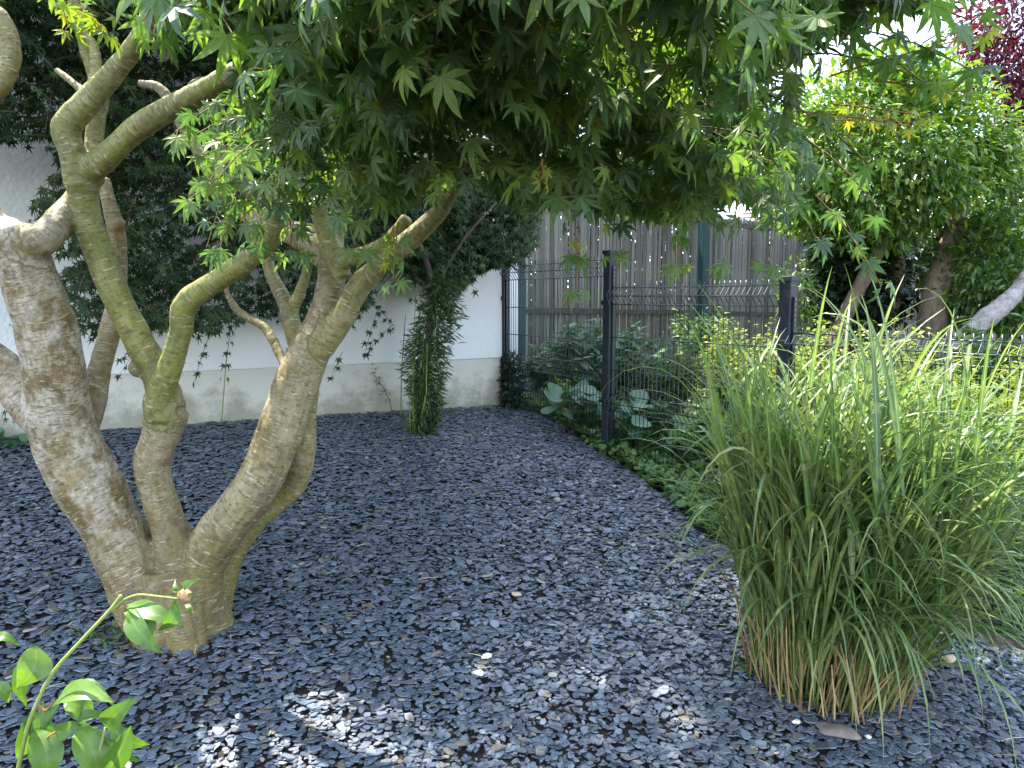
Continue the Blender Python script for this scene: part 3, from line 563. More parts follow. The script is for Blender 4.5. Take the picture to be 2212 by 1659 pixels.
def build_maple_trunk(parent):
    acc = Acc(); ref = Vector((0, 1, 0))
    for g, pl, st in stems:
        pts = []; 
        for (px, py, w, dy) in st:
            Y = Y0 + dy; p = at(px, py, Y); pts.append((p.x, p.y, p.z, w / 2 * Y / FPX))
        c = catmull(pts, 7); P = c[:, :3]; R = np.maximum(c[:, 3], .004)
        # small natural wobble
        ln = np.concatenate([[0], np.cumsum(np.linalg.norm(np.diff(P, axis=0), axis=1))])
        R = R * (1 + .06 * np.array([noise.noise(Vector((l * 9, g * 7, st[0][0]))) for l in ln]))
        V, T, U = tube_arrays(P, R, 14); acc.add(V, T)
        D = nrm(np.gradient(P, axis=0)); X = np.cross(D[0], np.array([0, 1., 0])); X /= np.linalg.norm(X) + 1e-9
        for i in range(len(P)):
            X = X - D[i] * X.dot(D[i]); X /= np.linalg.norm(X); SK.append((P[i], D[i], ln[i] + st[0][0] * .01, g, pl, X.copy(), R[i]))
    KN = []
    for px, py, w, dy in knots:
        Y = Y0 + dy; p = at(px, py, Y); r = w / 2 * Y / FPX * 1.17; KN.append((p, r))
        th = np.linspace(0, math.pi, 9); V = []
        for a in th:
            for k in range(12): b = k * math.pi / 6; V.append((p.x + r * math.sin(a) * math.cos(b), p.y + r * math.sin(a) * math.sin(b), p.z + r * math.cos(a)))
        T = []
        for i in range(8):
            for k in range(12): a0 = i * 12 + k; a1 = i * 12 + (k + 1) % 12; T += [(a0, a0 + 12, a1 + 12), (a0, a1 + 12, a1)]
        acc.add(V, T)
    # root flare
    for ang, l in ((200, .13), (255, .12), (310, .15), (0, .15), (60, .15), (110, .15), (155, .15)):
        a = math.radians(ang); c = Vector((TB.x + .03, TB.y + .03, TB.z)); q = c + Vector((math.cos(a) * l, math.sin(a) * l, 0)); q.z = gz(q.x, q.y) - .05
        V, T, U = tube_arrays([(c.x + math.cos(a)*.06, c.y + math.sin(a)*.06, c.z + .20), (c.x + math.cos(a)*l*.75, c.y + math.sin(a)*l*.75, c.z + .06), tuple(q)], [.08, .075, .07], 10); acc.add(V, T)
    V = np.concatenate(acc.V); T = np.concatenate(acc.T); me = mesh_np('tmp', V, T); o = bpy.data.objects.new('tmp', me); COL.objects.link(o)
    m = o.modifiers.new('r', 'REMESH'); m.mode = 'VOXEL'; m.voxel_size = .0062; m2 = o.modifiers.new('s', 'SMOOTH'); m2.factor = .6; m2.iterations = 7
    dg = bpy.context.evaluated_depsgraph_get(); me2 = bpy.data.meshes.new_from_object(o.evaluated_get(dg)); bpy.data.objects.remove(o)
    n = len(me2.vertices); co = np.empty(n * 3, np.float32); me2.vertices.foreach_get('co', co); co = co.reshape(-1, 3)
    kd = KDTree(len(SK))
    for i, s in enumerate(SK): kd.insert(s[0], i)
    kd.balance(); bc = np.empty((n, 3)); gr = np.empty(n); pa = np.empty(n); kn = np.zeros(n); nr = np.empty(n * 3, np.float32)
    try: me2.vertex_normals.foreach_get('vector', nr)
    except Exception: me2.vertices.foreach_get('normal', nr)
    nr = nr.reshape(-1, 3); newco = co.copy()
    for i in range(n):
        v = Vector(co[i]); best = None
        for (_, idx, dist) in kd.find_n(v, 3):
            sc = dist / (SK[idx][6] + .01)
            if best is None or sc < best[0]: best = (sc, idx)
        s = SK[best[1]]; q = co[i] - s[0]; al = float(q @ s[1]); Yx = np.cross(s[1], s[5])
        bc[i] = (float(q @ s[5]), float(q @ Yx), s[2] + al); gr[i] = s[3]; pa[i] = s[4] * min(1, max(.12, (co[i][2] - TB.z - .12) / .4))
        nb = noise.noise(v * 26) * .0024 + noise.noise(v * 9) * .005 + noise.noise(v * 75) * .0012
        newco[i] = co[i] + nr[i] * nb
    for p, r in KN:
        d = np.linalg.norm(co - np.array(p), axis=1) / r; kn = np.maximum(kn, np.clip(1.5 - d, 0, 1) * .8)
    # blend attributes along the mesh edges a little so limbs do not change colour with a hard line
    e = np.empty(len(me2.edges) * 2, np.int32); me2.edges.foreach_get('vertices', e); e = e.reshape(-1, 2)
    for _ in range(45):
        for arr in (gr, pa):
            s = np.zeros(n); c = np.zeros(n); np.add.at(s, e[:, 0], arr[e[:, 1]]); np.add.at(s, e[:, 1], arr[e[:, 0]]); np.add.at(c, e[:, 0], 1); np.add.at(c, e[:, 1], 1); arr[:] = .4 * arr + .6 * s / np.maximum(c, 1)
    newco -= np.array(parent.location); me2.vertices.foreach_set('co', newco.astype(np.float32).ravel())
    for k, v in (('bc', bc), ('green', gr), ('pale', pa), ('knot', kn)):
        if v.ndim == 2: a = me2.attributes.new(k, 'FLOAT_VECTOR', 'POINT'); a.data.foreach_set('vector', v.astype(np.float32).ravel())
        else: a = me2.attributes.new(k, 'FLOAT', 'POINT'); a.data.foreach_set('value', v.astype(np.float32))
    me2.polygons.foreach_set('use_smooth', np.ones(len(me2.polygons), bool)); me2.materials.clear(); me2.name = 'trunk'; me2.update()
    return link('trunk', me2, M['bark'], parent)
maple = empty('maple_tree', TB, 'large multi-stemmed maple with twisted pale trunks on the slate', 'tree')
build_maple_trunk(maple)
# ------------------------------------------------------------------ maple canopy: twigs with paired leaves
HOLES = [(at(200, 1400, 1.35), .42), (at(330, 1290, 1.35), .2), (at(60, 1600, 1.3), .42), (onground(1040, 1450), .045), (onground(1290, 1475), .05), (onground(1440, 1500), .055), (onground(1490, 1560), .06), (onground(40, 1420), .12), (onground(1000, 1520), .03),
         (at(2080, 900, 2.5), .55), (at(1850, 820, 2.6), .3), (at(1700, 280, 1.7), .16), (at(570, 300, 2.1), .26), (at(460, 160, 1.9), .2), (at(400, 680, 2.5), .12), (at(260, 650, 2.5), .12), (at(640, 900, 2.6), .10), (at(560, 1060, 2.6), .09), (at(60, 620, 2.4), .12), (at(110, 950, 2.5), .10), (at(200, 1230, 2.5), .10), (at(130, 300, 2.4), .12), (at(880, 520, 2.5), .10), (at(1450, 60, 1.3), .15), (at(450, 610, 2.5), .09), (at(120, 850, 2.5), .07), (at(640, 840, 2.6), .05)]
def sunhole(O):
    O = np.asarray(O); k = np.zeros(len(O), bool); s = np.array(SUND)
    for c, r in HOLES:
        q = O - np.array(c); t = q @ s; dd = np.linalg.norm(q - t[:, None] * s, axis=1); k |= (t > .05) & (dd < r)
    return k
CAN = [(250,-900),(290,20),(470,60),(520,150),(500,240),(530,330),(600,360),(640,345),(760,410),(850,470),(930,440),(1000,400),(1080,425),(1160,455),(1250,440),(1400,470),(1480,480),(1560,440),(1640,455),(1720,430),(1760,350),(1700,250),(1740,120),(1800,60),(1960,10),(2060,-10),(2150,-200),(2150,-900)]
LEAF = {'O': [], 'D': [], 'N': [], 'S': []}; YL = {'O': [], 'D': [], 'N': [], 'S': []}; TW = Acc()
def make_twig(p, d, L_, lsz, store=LEAF, poly=CAN, nodes=5, tw=TW, both=True, rad=.0016, up=.0, holes=True):
    """curved twig from p along d with opposite long-stalked leaves"""
    d = d.normalized(); side = d.cross(Vector((0, 0, 1)))
    if side.length < .1: side = Vector((1, 0, 0))
    side.normalize(); pts = [p + d * (L_ * t) + Vector((0, 0, -1)) * (L_ * (.35 - up) * t * t) for t in (0, .33, .66, 1)]
    O = []; Dd = []; Nn = []; Sz = []; pets = []
    for i in range(nodes):
        t = (i + .6) / nodes; q = p + d * (L_ * t) + Vector((0, 0, -1)) * (L_ * (.35 - up) * t * t)
        for s in ((-1, 1) if i < nodes - 1 or both else (0,)):
            pd = (side * s * 1.0 + d * .7 + Vector((random.gauss(0, .35), random.gauss(0, .35), random.uniform(-.5, .25)))).normalized()
            pl = random.uniform(.6, 1.0) * lsz * .7; b = q + pd * pl
            ld = (pd * .55 + Vector((random.gauss(0, .25), random.gauss(0, .25), random.uniform(-1.25, -.25)))).normalized()
            nn = Vector((random.gauss(0, .45), random.gauss(-.35, .45), random.uniform(.35, 1.1)))
            O.append(b); Dd.append(ld); Nn.append(nn); Sz.append(lsz * random.uniform(.72, 1.2)); pets.append((q, b))
    O_ = np.array(O); x, y, dep = proj(O_); keep = inpoly(x, y + 10, poly) if poly else np.ones(len(O), bool)
    keep |= (RNG.random(len(O)) < .03)
    if holes: keep &= ~sunhole(O_)
    if keep.sum() < max(2, .6 * len(O)): return
    kn_ = max((k // 2 + .6) / nodes for k in range(len(O)) if keep[k]); k0 = max(0, min((k // 2 + .6) / nodes for k in range(len(O)) if keep[k]) - .25)
    pts = [p + d * (L_ * t) + Vector((0, 0, -1)) * (L_ * (.35 - up) * t * t) for t in (k0, k0 + (kn_ - k0) * .33, k0 + (kn_ - k0) * .66, min(kn_ + .02, 1))]
    V, T, U = tube_arrays([tuple(q) for q in pts], [rad * 1.3, rad * 1.1, rad, rad * .7], 4, False); tw.add(V, T, random.random(), U)
    for k in range(len(O)):
        if keep[k]:
            store['O'].append(tuple(O[k])); store['D'].append(tuple(Dd[k])); store['N'].append(tuple(Nn[k])); store['S'].append(Sz[k])
            if store is not LEAF and store is not YL and random.random() > .25: continue
            V, T, U = tube_arrays([tuple(pets[k][0]), tuple((pets[k][0] + pets[k][1]) / 2 + Vector((0, 0, .004))), tuple(pets[k][1])], [.0008, .0007, .0006], 3, False); tw.add(V, T, random.random(), U)
def sample_poly(poly, n, x0, x1, y0, y1):
    r = []
    while len(r) < n:
        x = random.uniform(x0, x1); y = random.uniform(y0, y1)
        if inpoly([x], [y], poly)[0]: r.append((x, y))
    return r
for (x, y) in sample_poly(CAN, 1700, 250, 2150, -420, 470):
    Yb = 1.22 + max(y, -100) / 430 * .7
    Y = Yb + abs(random.gauss(0, .42)) + (.25 if x < 760 else 0)
    if x > 1500: Y = Y + .2
    a = random.gauss(0, 1.1) + (.0 if x < 900 else .6); d = Vector((math.sin(a), -math.cos(a) * .8, random.uniform(-.35, .25)))
    make_twig(at(x, y, min(Y, 2.6)), d, random.uniform(.14, .30), random.choice((.042, .05, .056)))
# thinner lit sprays over the upper left limbs
TL = [(90,-300),(95,90),(200,70),(330,110),(500,100),(560,-300)]
for (x, y) in sample_poly(TL, 34, 90, 560, -160, 90): make_twig(at(x, y, random.uniform(1.5, 2.1)), Vector((random.gauss(0, .6), -.6, random.uniform(-.3, .1))), .2, .045, poly=TL, nodes=4)
for (x, y) in sample_poly([(470,200),(640,60),(760,400),(600,400),(520,380)], 40, 470, 760, 60, 400): make_twig(at(x, y, random.uniform(1.7, 2.2)), Vector((random.gauss(0, .6), -.5, random.uniform(-.6, -.1))), .2, .045, poly=None, nodes=4)
# roof of the canopy above the picture: shades the slate
LR = {'O': [], 'D': [], 'N': [], 'S': []}
for _ in range(2400):
    x = random.uniform(-3.4, .9); y = random.uniform(1.75, 4.3); 
    if x > .5 + .1 * random.random() and y > 2.2: continue
    z = 2.62 + .30 * random.random() + .16 * (y - 1) * random.random() + .1
    p = Vector((x, y, max(z, at(CX, -60, y).z + .02 if y < 2.4 else z)))
    px_, py_, _d = proj(np.array(p))
    if py_[0] > -40: p.z += .5 + .12 * y
    a = random.uniform(0, 6.28); make_twig(p, Vector((math.cos(a), math.sin(a), random.uniform(-.1, .15))), random.uniform(.25, .45), .066, store=LR, poly=None, tw=TW)
# loose sprays hanging at the right edge
for (x, y, Y, dx, dz, L_, n) in [(1760,420,1.75,.5,-.5,.22,3),(1690,400,1.7,-.2,-.9,.16,2),(1820,470,1.8,.3,-.5,.1,2),(1600,420,1.7,-.3,-.9,.14,2),(1740,300,1.7,.8,-.5,.2,3),(1660,330,1.6,.6,-.8,.18,3),
        (1240,440,1.9,.05,-1,.18,3),(1460,470,1.9,.1,-1,.1,2),(1330,440,2.0,-.1,-1,.12,2),(1700,120,1.5,.9,.1,.25,4),(1760,60,1.5,.9,0,.3,4),(1850,10,1.4,.9,.1,.22,3),(1700,30,1.35,.9,-.2,.25,4),(1650,200,1.5,.8,-.3,.22,4),(860,480,1.9,-.1,-.9,.12,3)]:
    make_twig(at(x, y, Y), Vector((dx, -.15, dz)), L_, .046, poly=None, nodes=n, holes=False)
K_ = len(LEAF['O']); px_, py_, _d = proj(np.array(LEAF['O'])); out_ = (py_ < -90) | (px_ < -60) | (px_ > 2270)
for key in 'ODNS':                       # leaves out of the picture use the lighter leaf shape
    LR[key] += [v for v, u in zip(LEAF[key], out_) if u]; LEAF[key] = [v for v, u in zip(LEAF[key], out_) if not u]
print('maple leaves', K_)
scatter(maple, M['maple'], P_MAPLE, np.array(LEAF['O']), np.array(LEAF['D']), np.array(LEAF['N']), np.array(LEAF['S']), 300)
scatter(maple, M['maple'], P_MAPLE_LO, np.array(LR['O']), np.array(LR['D']), np.array(LR['N']), np.array(LR['S']), 0, many='upper_foliage')
# young yellow shoots
TWY = Acc()
for (x, y, Y, dx, dz, L_, n, s) in [(1790,165,1.5,.95,.28,.30,6,.026),(1890,175,1.5,.9,-.1,.18,4,.024),(1720,240,1.5,.9,-.1,.22,5,.026),(1760,260,1.55,.9,0,.2,5,.024),(1800,225,1.6,.9,-.1,.2,5,.024),(1990,95,1.5,.8,.5,.08,2,.022),
        (125,-10,1.7,.3,-.8,.08,3,.034),(170,10,1.7,.5,-.5,.09,3,.034),(850,490,1.9,-.2,-.7,.09,3,.026),(1240,500,1.9,.2,-.9,.06,2,.03),(1170,340,1.5,.1,-.9,.05,2,.03)]:
    make_twig(at(x, y, Y), Vector((dx, -.1, dz)), L_, s, store=YL, poly=None, nodes=n, tw=TWY, up=.3, rad=.0013, holes=False)
scatter(maple, M['maple_y'], P_MAPLE, np.array(YL['O']), np.array(YL['D']), np.array(YL['N']), np.array(YL['S']), 0, many='young_foliage')
TW.build('twigs', M['twig'], maple, 'stuff', True); TWY.build('young_twigs', M['redtwig'], maple, 'stuff', True)
# ------------------------------------------------------------------ dark maple in front of the wall
DB = onground(905, 935); dm = empty('maple_tree', DB, 'dark green maple with slender trunk close to the white wall', 'tree')
a = Acc(); tp = catmull([tuple(at(905, 935, DB.y)) + (.03,), tuple(at(912, 850, DB.y)) + (.026,), tuple(at(925, 740, DB.y)) + (.024,), tuple(at(935, 640, DB.y)) + (.022,), tuple(at(900, 520, DB.y - .1)) + (.02,), tuple(at(780, 380, DB.y - .2)) + (.016,), tuple(at(560, 250, DB.y - .4)) + (.01,)], 6)
V, T, U = tube_arrays(tp[:, :3], tp[:, 3], 8); a.add(V, T, 0, U)
for pts in ([(930,640,0),(1000,520,0),(1070,440,.05)], [(900,520,-.1),(820,560,-.2),(700,600,-.3)], [(780,380,-.2),(500,500,-.4),(300,620,-.6)], [(560,250,-.4),(300,300,-.7),(80,250,-.9)]):
    c = catmull([tuple(at(x, y, DB.y + d)) for x, y, d in pts], 5); V, T, U = tube_arrays(c, np.linspace(.014, .005, len(c)), 5); a.add(V, T, 0, U)
a.build('trunk', M['rail'], dm, smooth=True)
DARK = [(-300,-300),(-300,330),(0,318),(60,312),(120,335),(110,400),(60,440),(110,520),(105,600),(130,735),(210,745),(300,715),(400,742),(470,725),(560,690),(640,730),(700,690),(750,735),(800,670),(850,560),(870,590),(930,650),(990,640),(1050,590),(1120,575),(1160,540),(1168,450),(1100,405),(1000,340),(1000,-300)]
DL = {'O': [], 'D': [], 'N': [], 'S': []}; DT = Acc()
for (x, y) in sample_poly(DARK, 3000, -300, 1168, -250, 745) + sample_poly(DARK, 650, 840, 1168, 380, 660):
    wy = WR.y + (at(x, y, 4.6).x - WR.x) * .577       # wall depth here
    wy = min(wy, DB.y + .9) - .12; Y = wy - random.uniform(0, .8) * (1 if x < 850 else .7)
    make_twig(at(x, y, Y), Vector((random.gauss(0, 1), -random.random(), random.uniform(-.4, .1))), random.uniform(.18, .32), .047, store=DL, poly=DARK, nodes=5, tw=DT, holes=False)
for (x, y, L_) in [(150,560,.3),(70,440,.3),(110,450,.25),(50,690,.2),(20,700,.2),(330,730,.25),(450,730,.3),(500,700,.35),(380,735,.2),(640,730,.2),(790,640,.3),(820,660,.35),(850,700,.3),(720,720,.35),(740,760,.2),(620,740,.25),(1000,620,.2),(880,640,.25),(960,640,.2),(10,860,.12),(340,700,.4)]:
    make_twig(at(x, y, min(WR.y + (at(x, y, 4.6).x - WR.x) * .577, 5.2) - .25), Vector((random.gauss(0, .8), -.2, -.7)), L_ * .8, .042, store=DL, poly=None, nodes=max(3, int(L_ / .06)), tw=DT, up=.1, holes=False)
print('dark leaves', len(DL['O']))
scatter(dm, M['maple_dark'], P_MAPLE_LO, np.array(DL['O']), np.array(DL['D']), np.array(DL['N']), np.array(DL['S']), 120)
DT.build('twigs', M['bark_dull'], dm, 'stuff')
# small bamboo round its trunk
bb = empty('bamboo_plant', onground(925, 945), 'small narrow-leaved bamboo wrapped round the slender trunk near the wall', 'bamboo')
K = 4200; t = RNG.random(K); hpx = 940 - t * 330; cxp = 905 + 30 * t + 12 * np.sin(t * 9); rr = (.085 + .05 * np.sin(t * 3.1) + .12 * np.clip(t - .25, 0, 1) * (1 - t) * 2) * RNG.random(K) ** .6 * .72
an = RNG.uniform(0, 6.28, K); O = np.array([tuple(at(c, h, DB.y)) for c, h in zip(cxp, hpx)]); O[:, 0] += np.cos(an) * rr + (t > .4) * np.abs(RNG.normal(0, .05, K)) * .8; O[:, 1] += np.sin(an) * rr
D = np.stack([np.cos(an), np.sin(an), RNG.uniform(-.9, .5, K)], -1) + RNG.normal(0, .3, (K, 3)); Nn = rdir(K) + np.array([0, -.3, .8])
scatter(bb, M['bamboo'], P_NARROW, O, D, Nn, RNG.uniform(.035, .075, K), 100)
a = Acc()
for i in range(26):
    x = random.uniform(-.05, .05); y = random.uniform(-.05, .05); h = random.uniform(.5, .95); b = Vector((DB.x + x, DB.y + y, gz(DB.x + x, DB.y + y))); e = b + Vector((random.gauss(.08, .07), random.gauss(0, .06), h))
    V, T, U = tube_arrays([tuple(b), tuple((b + e) / 2 + Vector((random.gauss(0, .02), 0, 0))), tuple(e)], [.0035, .003, .0015], 4); a.add(V, T, random.random(), U)
a.build('canes', M['stemgreen'], bb, 'stuff')
def cane(name, label, cat, pts, r, mat, leafn=0, lmat=None):
    """a thin stem with a few side leaves"""
    b = Vector(pts[0]); e = empty(name, b, label, cat); c = catmull([tuple(p) for p in pts], 5); ac = Acc(); V, T, U = tube_arrays(c, np.linspace(r, r * .5, len(c)), 5); ac.add(V, T, 0, U); ac.build('stem', mat, e, smooth=True)
    if leafn:
        idx = RNG.integers(len(c) // 4, len(c), leafn); O = c[idx] + RNG.normal(0, .012, (leafn, 3)); scatter(e, lmat, P_NARROW, O, rdir(leafn) + np.array([0, 0, -.1]), rdir(leafn) + np.array([0, -.5, .5]), RNG.uniform(.025, .05, leafn), leafn)
    return e
cane('plant_stem', 'single thin green stem standing against the cream plinth between trunks', 'plant', [onground(478, 915), at(483, 850, onground(478, 915).y), at(490, 760, onground(478, 915).y)], .005, M['stemgreen'])
yb = onground(866, 895).y
cane('bamboo_cane', 'straight pale green cane just left of the small bamboo', 'cane', [at(866, 897, yb), at(868, 800, yb), at(876, 680, yb)], .006, M['stemgreen'])
cane('wall_weed', 'wispy brownish weed leaning on the plinth left of the bamboo', 'weed', [at(848, 890, yb - .05), at(835, 850, yb), at(815, 820, yb), at(798, 795, yb)], .003, M['twig'], 60, M['bamboo'])
# ------------------------------------------------------------------ round shrub and its neighbours
def crown(parent, mat, protos, c, rad, n, size, nclump=60, nind=0, sig=.16, down=-.15, name='crown_leaves', inner=.0, poly=None, sharp=.5):
    c = np.array(c); rad = np.array(rad); cl = rdir(nclump); cl *= RNG.uniform(.72, 1.02, (nclump, 1)); w = RNG.integers(0, nclump, n)
    q = cl[w] + RNG.normal(0, sig, (n, 3)); r = np.linalg.norm(q, axis=1); k = (r < 1.12) & (r > inner); q = q[k]; w = w[k]; O = c + q * rad; m = len(O); outw = nrm(q - cl[w] * .5)
    D = outw * .7 + RNG.normal(0, .45, (m, 3)) + np.array([0, 0, down]); Nn = outw * .35 + np.array([0, 0, .9]) + RNG.normal(0, .35, (m, 3))
    cr = RNG.random(nclump); rnd = np.clip(cr[w] * .5 + RNG.random(m) * .5, 0, .999)
    if poly is not None:
        x, y, d = proj(O); kk = inpoly(x, y, poly); O, D, Nn, rnd = O[kk], D[kk], Nn[kk], rnd[kk]; m = len(O)
    return scatter(parent, mat, protos, O, D, Nn, RNG.uniform(size * .7, size * 1.25, m), nind, 'leaf', name, rnd)
def branch(parent, mat, pts, name='trunk', sides=9):
    c = catmull([tuple(at(x, y, Y)) + (w / 2 * Y / FPX,) for x, y, w, Y in pts], 6); V, T, U = tube_arrays(c[:, :3], c[:, 3] * (1 + .06 * RNG.normal(size=len(c))), sides); a = Acc(); a.add(V, T, 0, U); return a.build(name, mat, parent, smooth=True)
RS = Vector((at(1820, 700, 5.6).x, 5.6, gz(2.4, 5.6)))
rs = empty('round_shrub', RS, 'big round glossy green shrub on a leaning bare trunk behind the fence', 'shrub')
cc = at(1890, 335, 5.6)
crown(rs, M['laurel'], P_LAUREL, cc, (.80, .77, .64), 15000, .062, 120, 300, .14)
crown(rs, M['laurel'], P_LAUREL, cc, (.64, .60, .50), 6500, .07, 40, 0, .35, name='inner_leaves')
branch(rs, M['bark_dull'], [(1800,760,34,5.55),(1822,690,32,5.55),(1862,610,30,5.55),(1900,540,28,5.55),(1925,480,24,5.6),(1900,400,18,5.6)])
branch(rs, M['bark_dull'], [(1915,700,34,5.8),(1935,620,30,5.8),(1940,500,24,5.8)], 'branch')
iv = empty('ivy_stump', at(1830, 720, 5.9), 'dark ivy covered column under the round shrub', 'ivy'); iv.location.z = gz(2.5, 5.9)
crown(iv, M['ivy'], P_IVY, at(1845, 610, 5.95), (.36, .28, .45), 3600, .066, 60, 120, .22)
branch(iv, M['bark_dull'], [(1850,760,60,5.95),(1845,620,50,5.95),(1840,520,40,5.95)])
il = empty('ivy_sprig', at(1712, 700, 5.6), 'sunlit leafy sprig climbing between the slat fence and the ivy', 'climbing plant'); il.location.z = gz(2, 5.6)
crown(il, M['laurel2'], P_LAUREL, at(1722, 640, 5.5), (.12, .12, .32), 420, .05, 24, 0, .25); branch(il, M['twig'], [(1715,760,8,5.5),(1722,640,6,5.5),(1718,540,4,5.5)], 'stem')
r2 = empty('leafy_shrub', at(2130, 720, 5.3), 'loose sunlit shrub with pale leaning trunk at the right edge', 'shrub'); r2.location.z = gz(3, 5.3)
crown(r2, M['laurel2'], P_LAUREL, at(2120, 590, 5.4), (.36, .35, .34), 2600, .065, 60, 120, .2)
crown(r2, M['laurel2'], P_LAUREL, at(2230, 560, 5.2), (.35, .4, .55), 2400, .065, 60, 0, .2, name='side_leaves')
branch(r2, M['bark_pale'], [(2060,760,46,4.9),(2110,705,44,4.9),(2160,665,40,4.9),(2200,625,34,4.95),(2240,560,28,5.0)])
branch(r2, M['bark_dull'], [(2010,730,60,5.4),(2020,640,54,5.4),(2050,520,40,5.5),(2080,430,30,5.6)], 'branch')
r3 = empty('tall_hedge', at(2190, 720, 6.3), 'taller shaded shrub filling the right edge behind the round one', 'shrub'); r3.location.z = gz(3, 6)
crown(r3, M['laurel2'], P_LAUREL, at(2215, 480, 6.4), (.55, .5, .5), 4200, .065, 80, 0, .2)
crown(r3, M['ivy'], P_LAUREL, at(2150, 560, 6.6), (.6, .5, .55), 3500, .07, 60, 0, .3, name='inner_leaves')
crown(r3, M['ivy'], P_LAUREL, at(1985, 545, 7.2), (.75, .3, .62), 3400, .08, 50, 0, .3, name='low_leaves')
branch(r3, M['bark_dull'], [(2180,760,30,6.3),(2165,560,26,6.3),(2170,430,20,6.3)])
pt = empty('purple_tree', at(2200, 700, 8.2), 'purple leaved tree at the top right corner', 'tree'); pt.location.z = gz(3, 8)
crown(pt, M['purple'], P_LAUREL, at(2260, 60, 8.3), (.85, .7, .95), 9000, .075, 140, 120, .15)
crown(pt, M['purple'], P_LAUREL, at(2215, 190, 8.3), (.22, .3, .5), 1500, .07, 40, 0, .2, name='lower_leaves')
branch(pt, M['bark_dull'], [(2260,740,50,8.4),(2250,400,40,8.4),(2235,60,24,8.4)])
# trees glimpsed beyond the slat fence and wall, so gaps read as foliage
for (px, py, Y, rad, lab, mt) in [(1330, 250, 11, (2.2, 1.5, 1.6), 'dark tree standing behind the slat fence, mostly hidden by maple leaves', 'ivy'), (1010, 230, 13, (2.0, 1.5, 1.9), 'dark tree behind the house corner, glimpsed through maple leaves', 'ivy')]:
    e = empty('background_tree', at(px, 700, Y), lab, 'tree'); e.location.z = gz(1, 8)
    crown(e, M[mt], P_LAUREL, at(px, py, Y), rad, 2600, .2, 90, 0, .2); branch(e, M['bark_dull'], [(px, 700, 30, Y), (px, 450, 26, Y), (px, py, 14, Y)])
hb = empty('light_block_hedge', at(1330, 700, 7.9), 'dark hedge added behind the slat fence to block light in its gaps', 'hedge'); hb.location.z = gz(1, 8)  # unseen hedge, added to stop bright slits of light between the slats
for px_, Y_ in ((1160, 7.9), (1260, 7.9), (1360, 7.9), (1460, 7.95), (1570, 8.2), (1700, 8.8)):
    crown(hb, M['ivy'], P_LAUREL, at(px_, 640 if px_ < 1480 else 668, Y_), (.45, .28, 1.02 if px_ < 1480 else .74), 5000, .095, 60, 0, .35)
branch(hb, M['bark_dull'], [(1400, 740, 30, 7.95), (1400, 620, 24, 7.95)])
# ------------------------------------------------------------------ neighbouring roofs
def roof(name, label, eaveL, eaveR, ridgeL, ridgeR, wall_h):
    e = empty(name, Vector(eaveL), label, 'roof'); E = np.array(eaveL); a1, a2, b1, b2 = map(np.array, (eaveL, eaveR, ridgeL, ridgeR)); nr_ = nrm(np.cross(a2 - a1, b1 - a1)); nr_ = -nr_ if nr_[2] < 0 else nr_
    rows = 12
    for r in range(rows):
        t0, t1 = r / rows, (r + 1.15) / rows; p = [a1 + (b1-a1)*t0, a2 + (b2-a2)*t0, a2 + (b2-a2)*min(t1, 1), a1 + (b1-a1)*min(t1, 1)]
        V = [p[0] + nr_*.03, p[1] + nr_*.03, p[2] + nr_*.005, p[3] + nr_*.005] + [q - nr_ * .02 for q in p]
        o = link('tile_row', mesh_np('tile_row', np.array(V) - E, BOXT), M['roof'], e)
    prism('wall', [(a1 + np.array([.1, .15, 0]))[:2], (a2 + np.array([-.1, .15, 0]))[:2], (a2 + np.array([-.1, 3, 0]))[:2], (a1 + np.array([.1, 3, 0]))[:2]], gz(0, 9) - .2, float(min(a1[2], a2[2])) - .05, M['roofwall'], e)
roof('neighbour_roof', 'pale grey tiled roof showing between purple tree and round shrub', at(2080, 420, 16), at(2420, 440, 17), at(2180, 175, 19), at(2420, 120, 20), 3)
roof('neighbour_roof', 'small grey roof corner showing over the slat fence', at(1560, 520, 13), at(1800, 520, 13), at(1640, 415, 15), at(1800, 400, 15), 3)
# ------------------------------------------------------------------ garden plants behind the mesh
def leafy(name, label, cat, px, py, Y, wid, hgt, mat, protos, n, size, nind=0, stems=10, arch=.6, smat='stemgreen', topflat=0):
    """a plant: arching stems from one base, leaves along each"""
    b = at(px, py, Y); b = Vector((b.x, Y, gz(b.x, Y))); e = empty(name, b, label, cat); ac = Acc(); O = []; D = []; Nn = []
    for s in range(stems):
        an = random.uniform(0, 6.28); r = math.sqrt(random.random()) * wid; h = hgt * random.uniform(.65, 1.) * (1 - .35 * (r / wid) ** 2)
        tip = b + Vector((math.cos(an) * r, math.sin(an) * r * .7, h)); mid = (b + tip) / 2 + Vector((0, 0, h * .12 * arch)); c = catmull([tuple(b), tuple(mid), tuple(tip)], 5)
        V, T, U = tube_arrays(c, np.linspace(.004, .0015, len(c)), 4); ac.add(V, T, random.random(), U)
        for k in range(n // stems):
            t = random.uniform(.3, 1.03); i = min(int(t * (len(c) - 1)), len(c) - 1); a2 = random.uniform(0, 6.28)
            O.append(c[i] + RNG.normal(0, .012 + topflat, 3)); D.append((math.cos(a2), math.sin(a2), random.uniform(-.4, .7))); Nn.append((random.gauss(0, .35), random.gauss(-.25, .35), 1))
    ac.build('stems', M[smat], e, 'stuff'); O = np.array(O); scatter(e, M[mat], protos, O, np.array(D), np.array(Nn), RNG.uniform(size * .7, size * 1.25, len(O)), nind); return e
leafy('leafy_plant', 'blue-green leafy plant left of the taller middle post', 'plant', 1255, 800, 5.8, .32, .78, 'bluegreen', P_PEONY, 1300, .11, 60, 34)
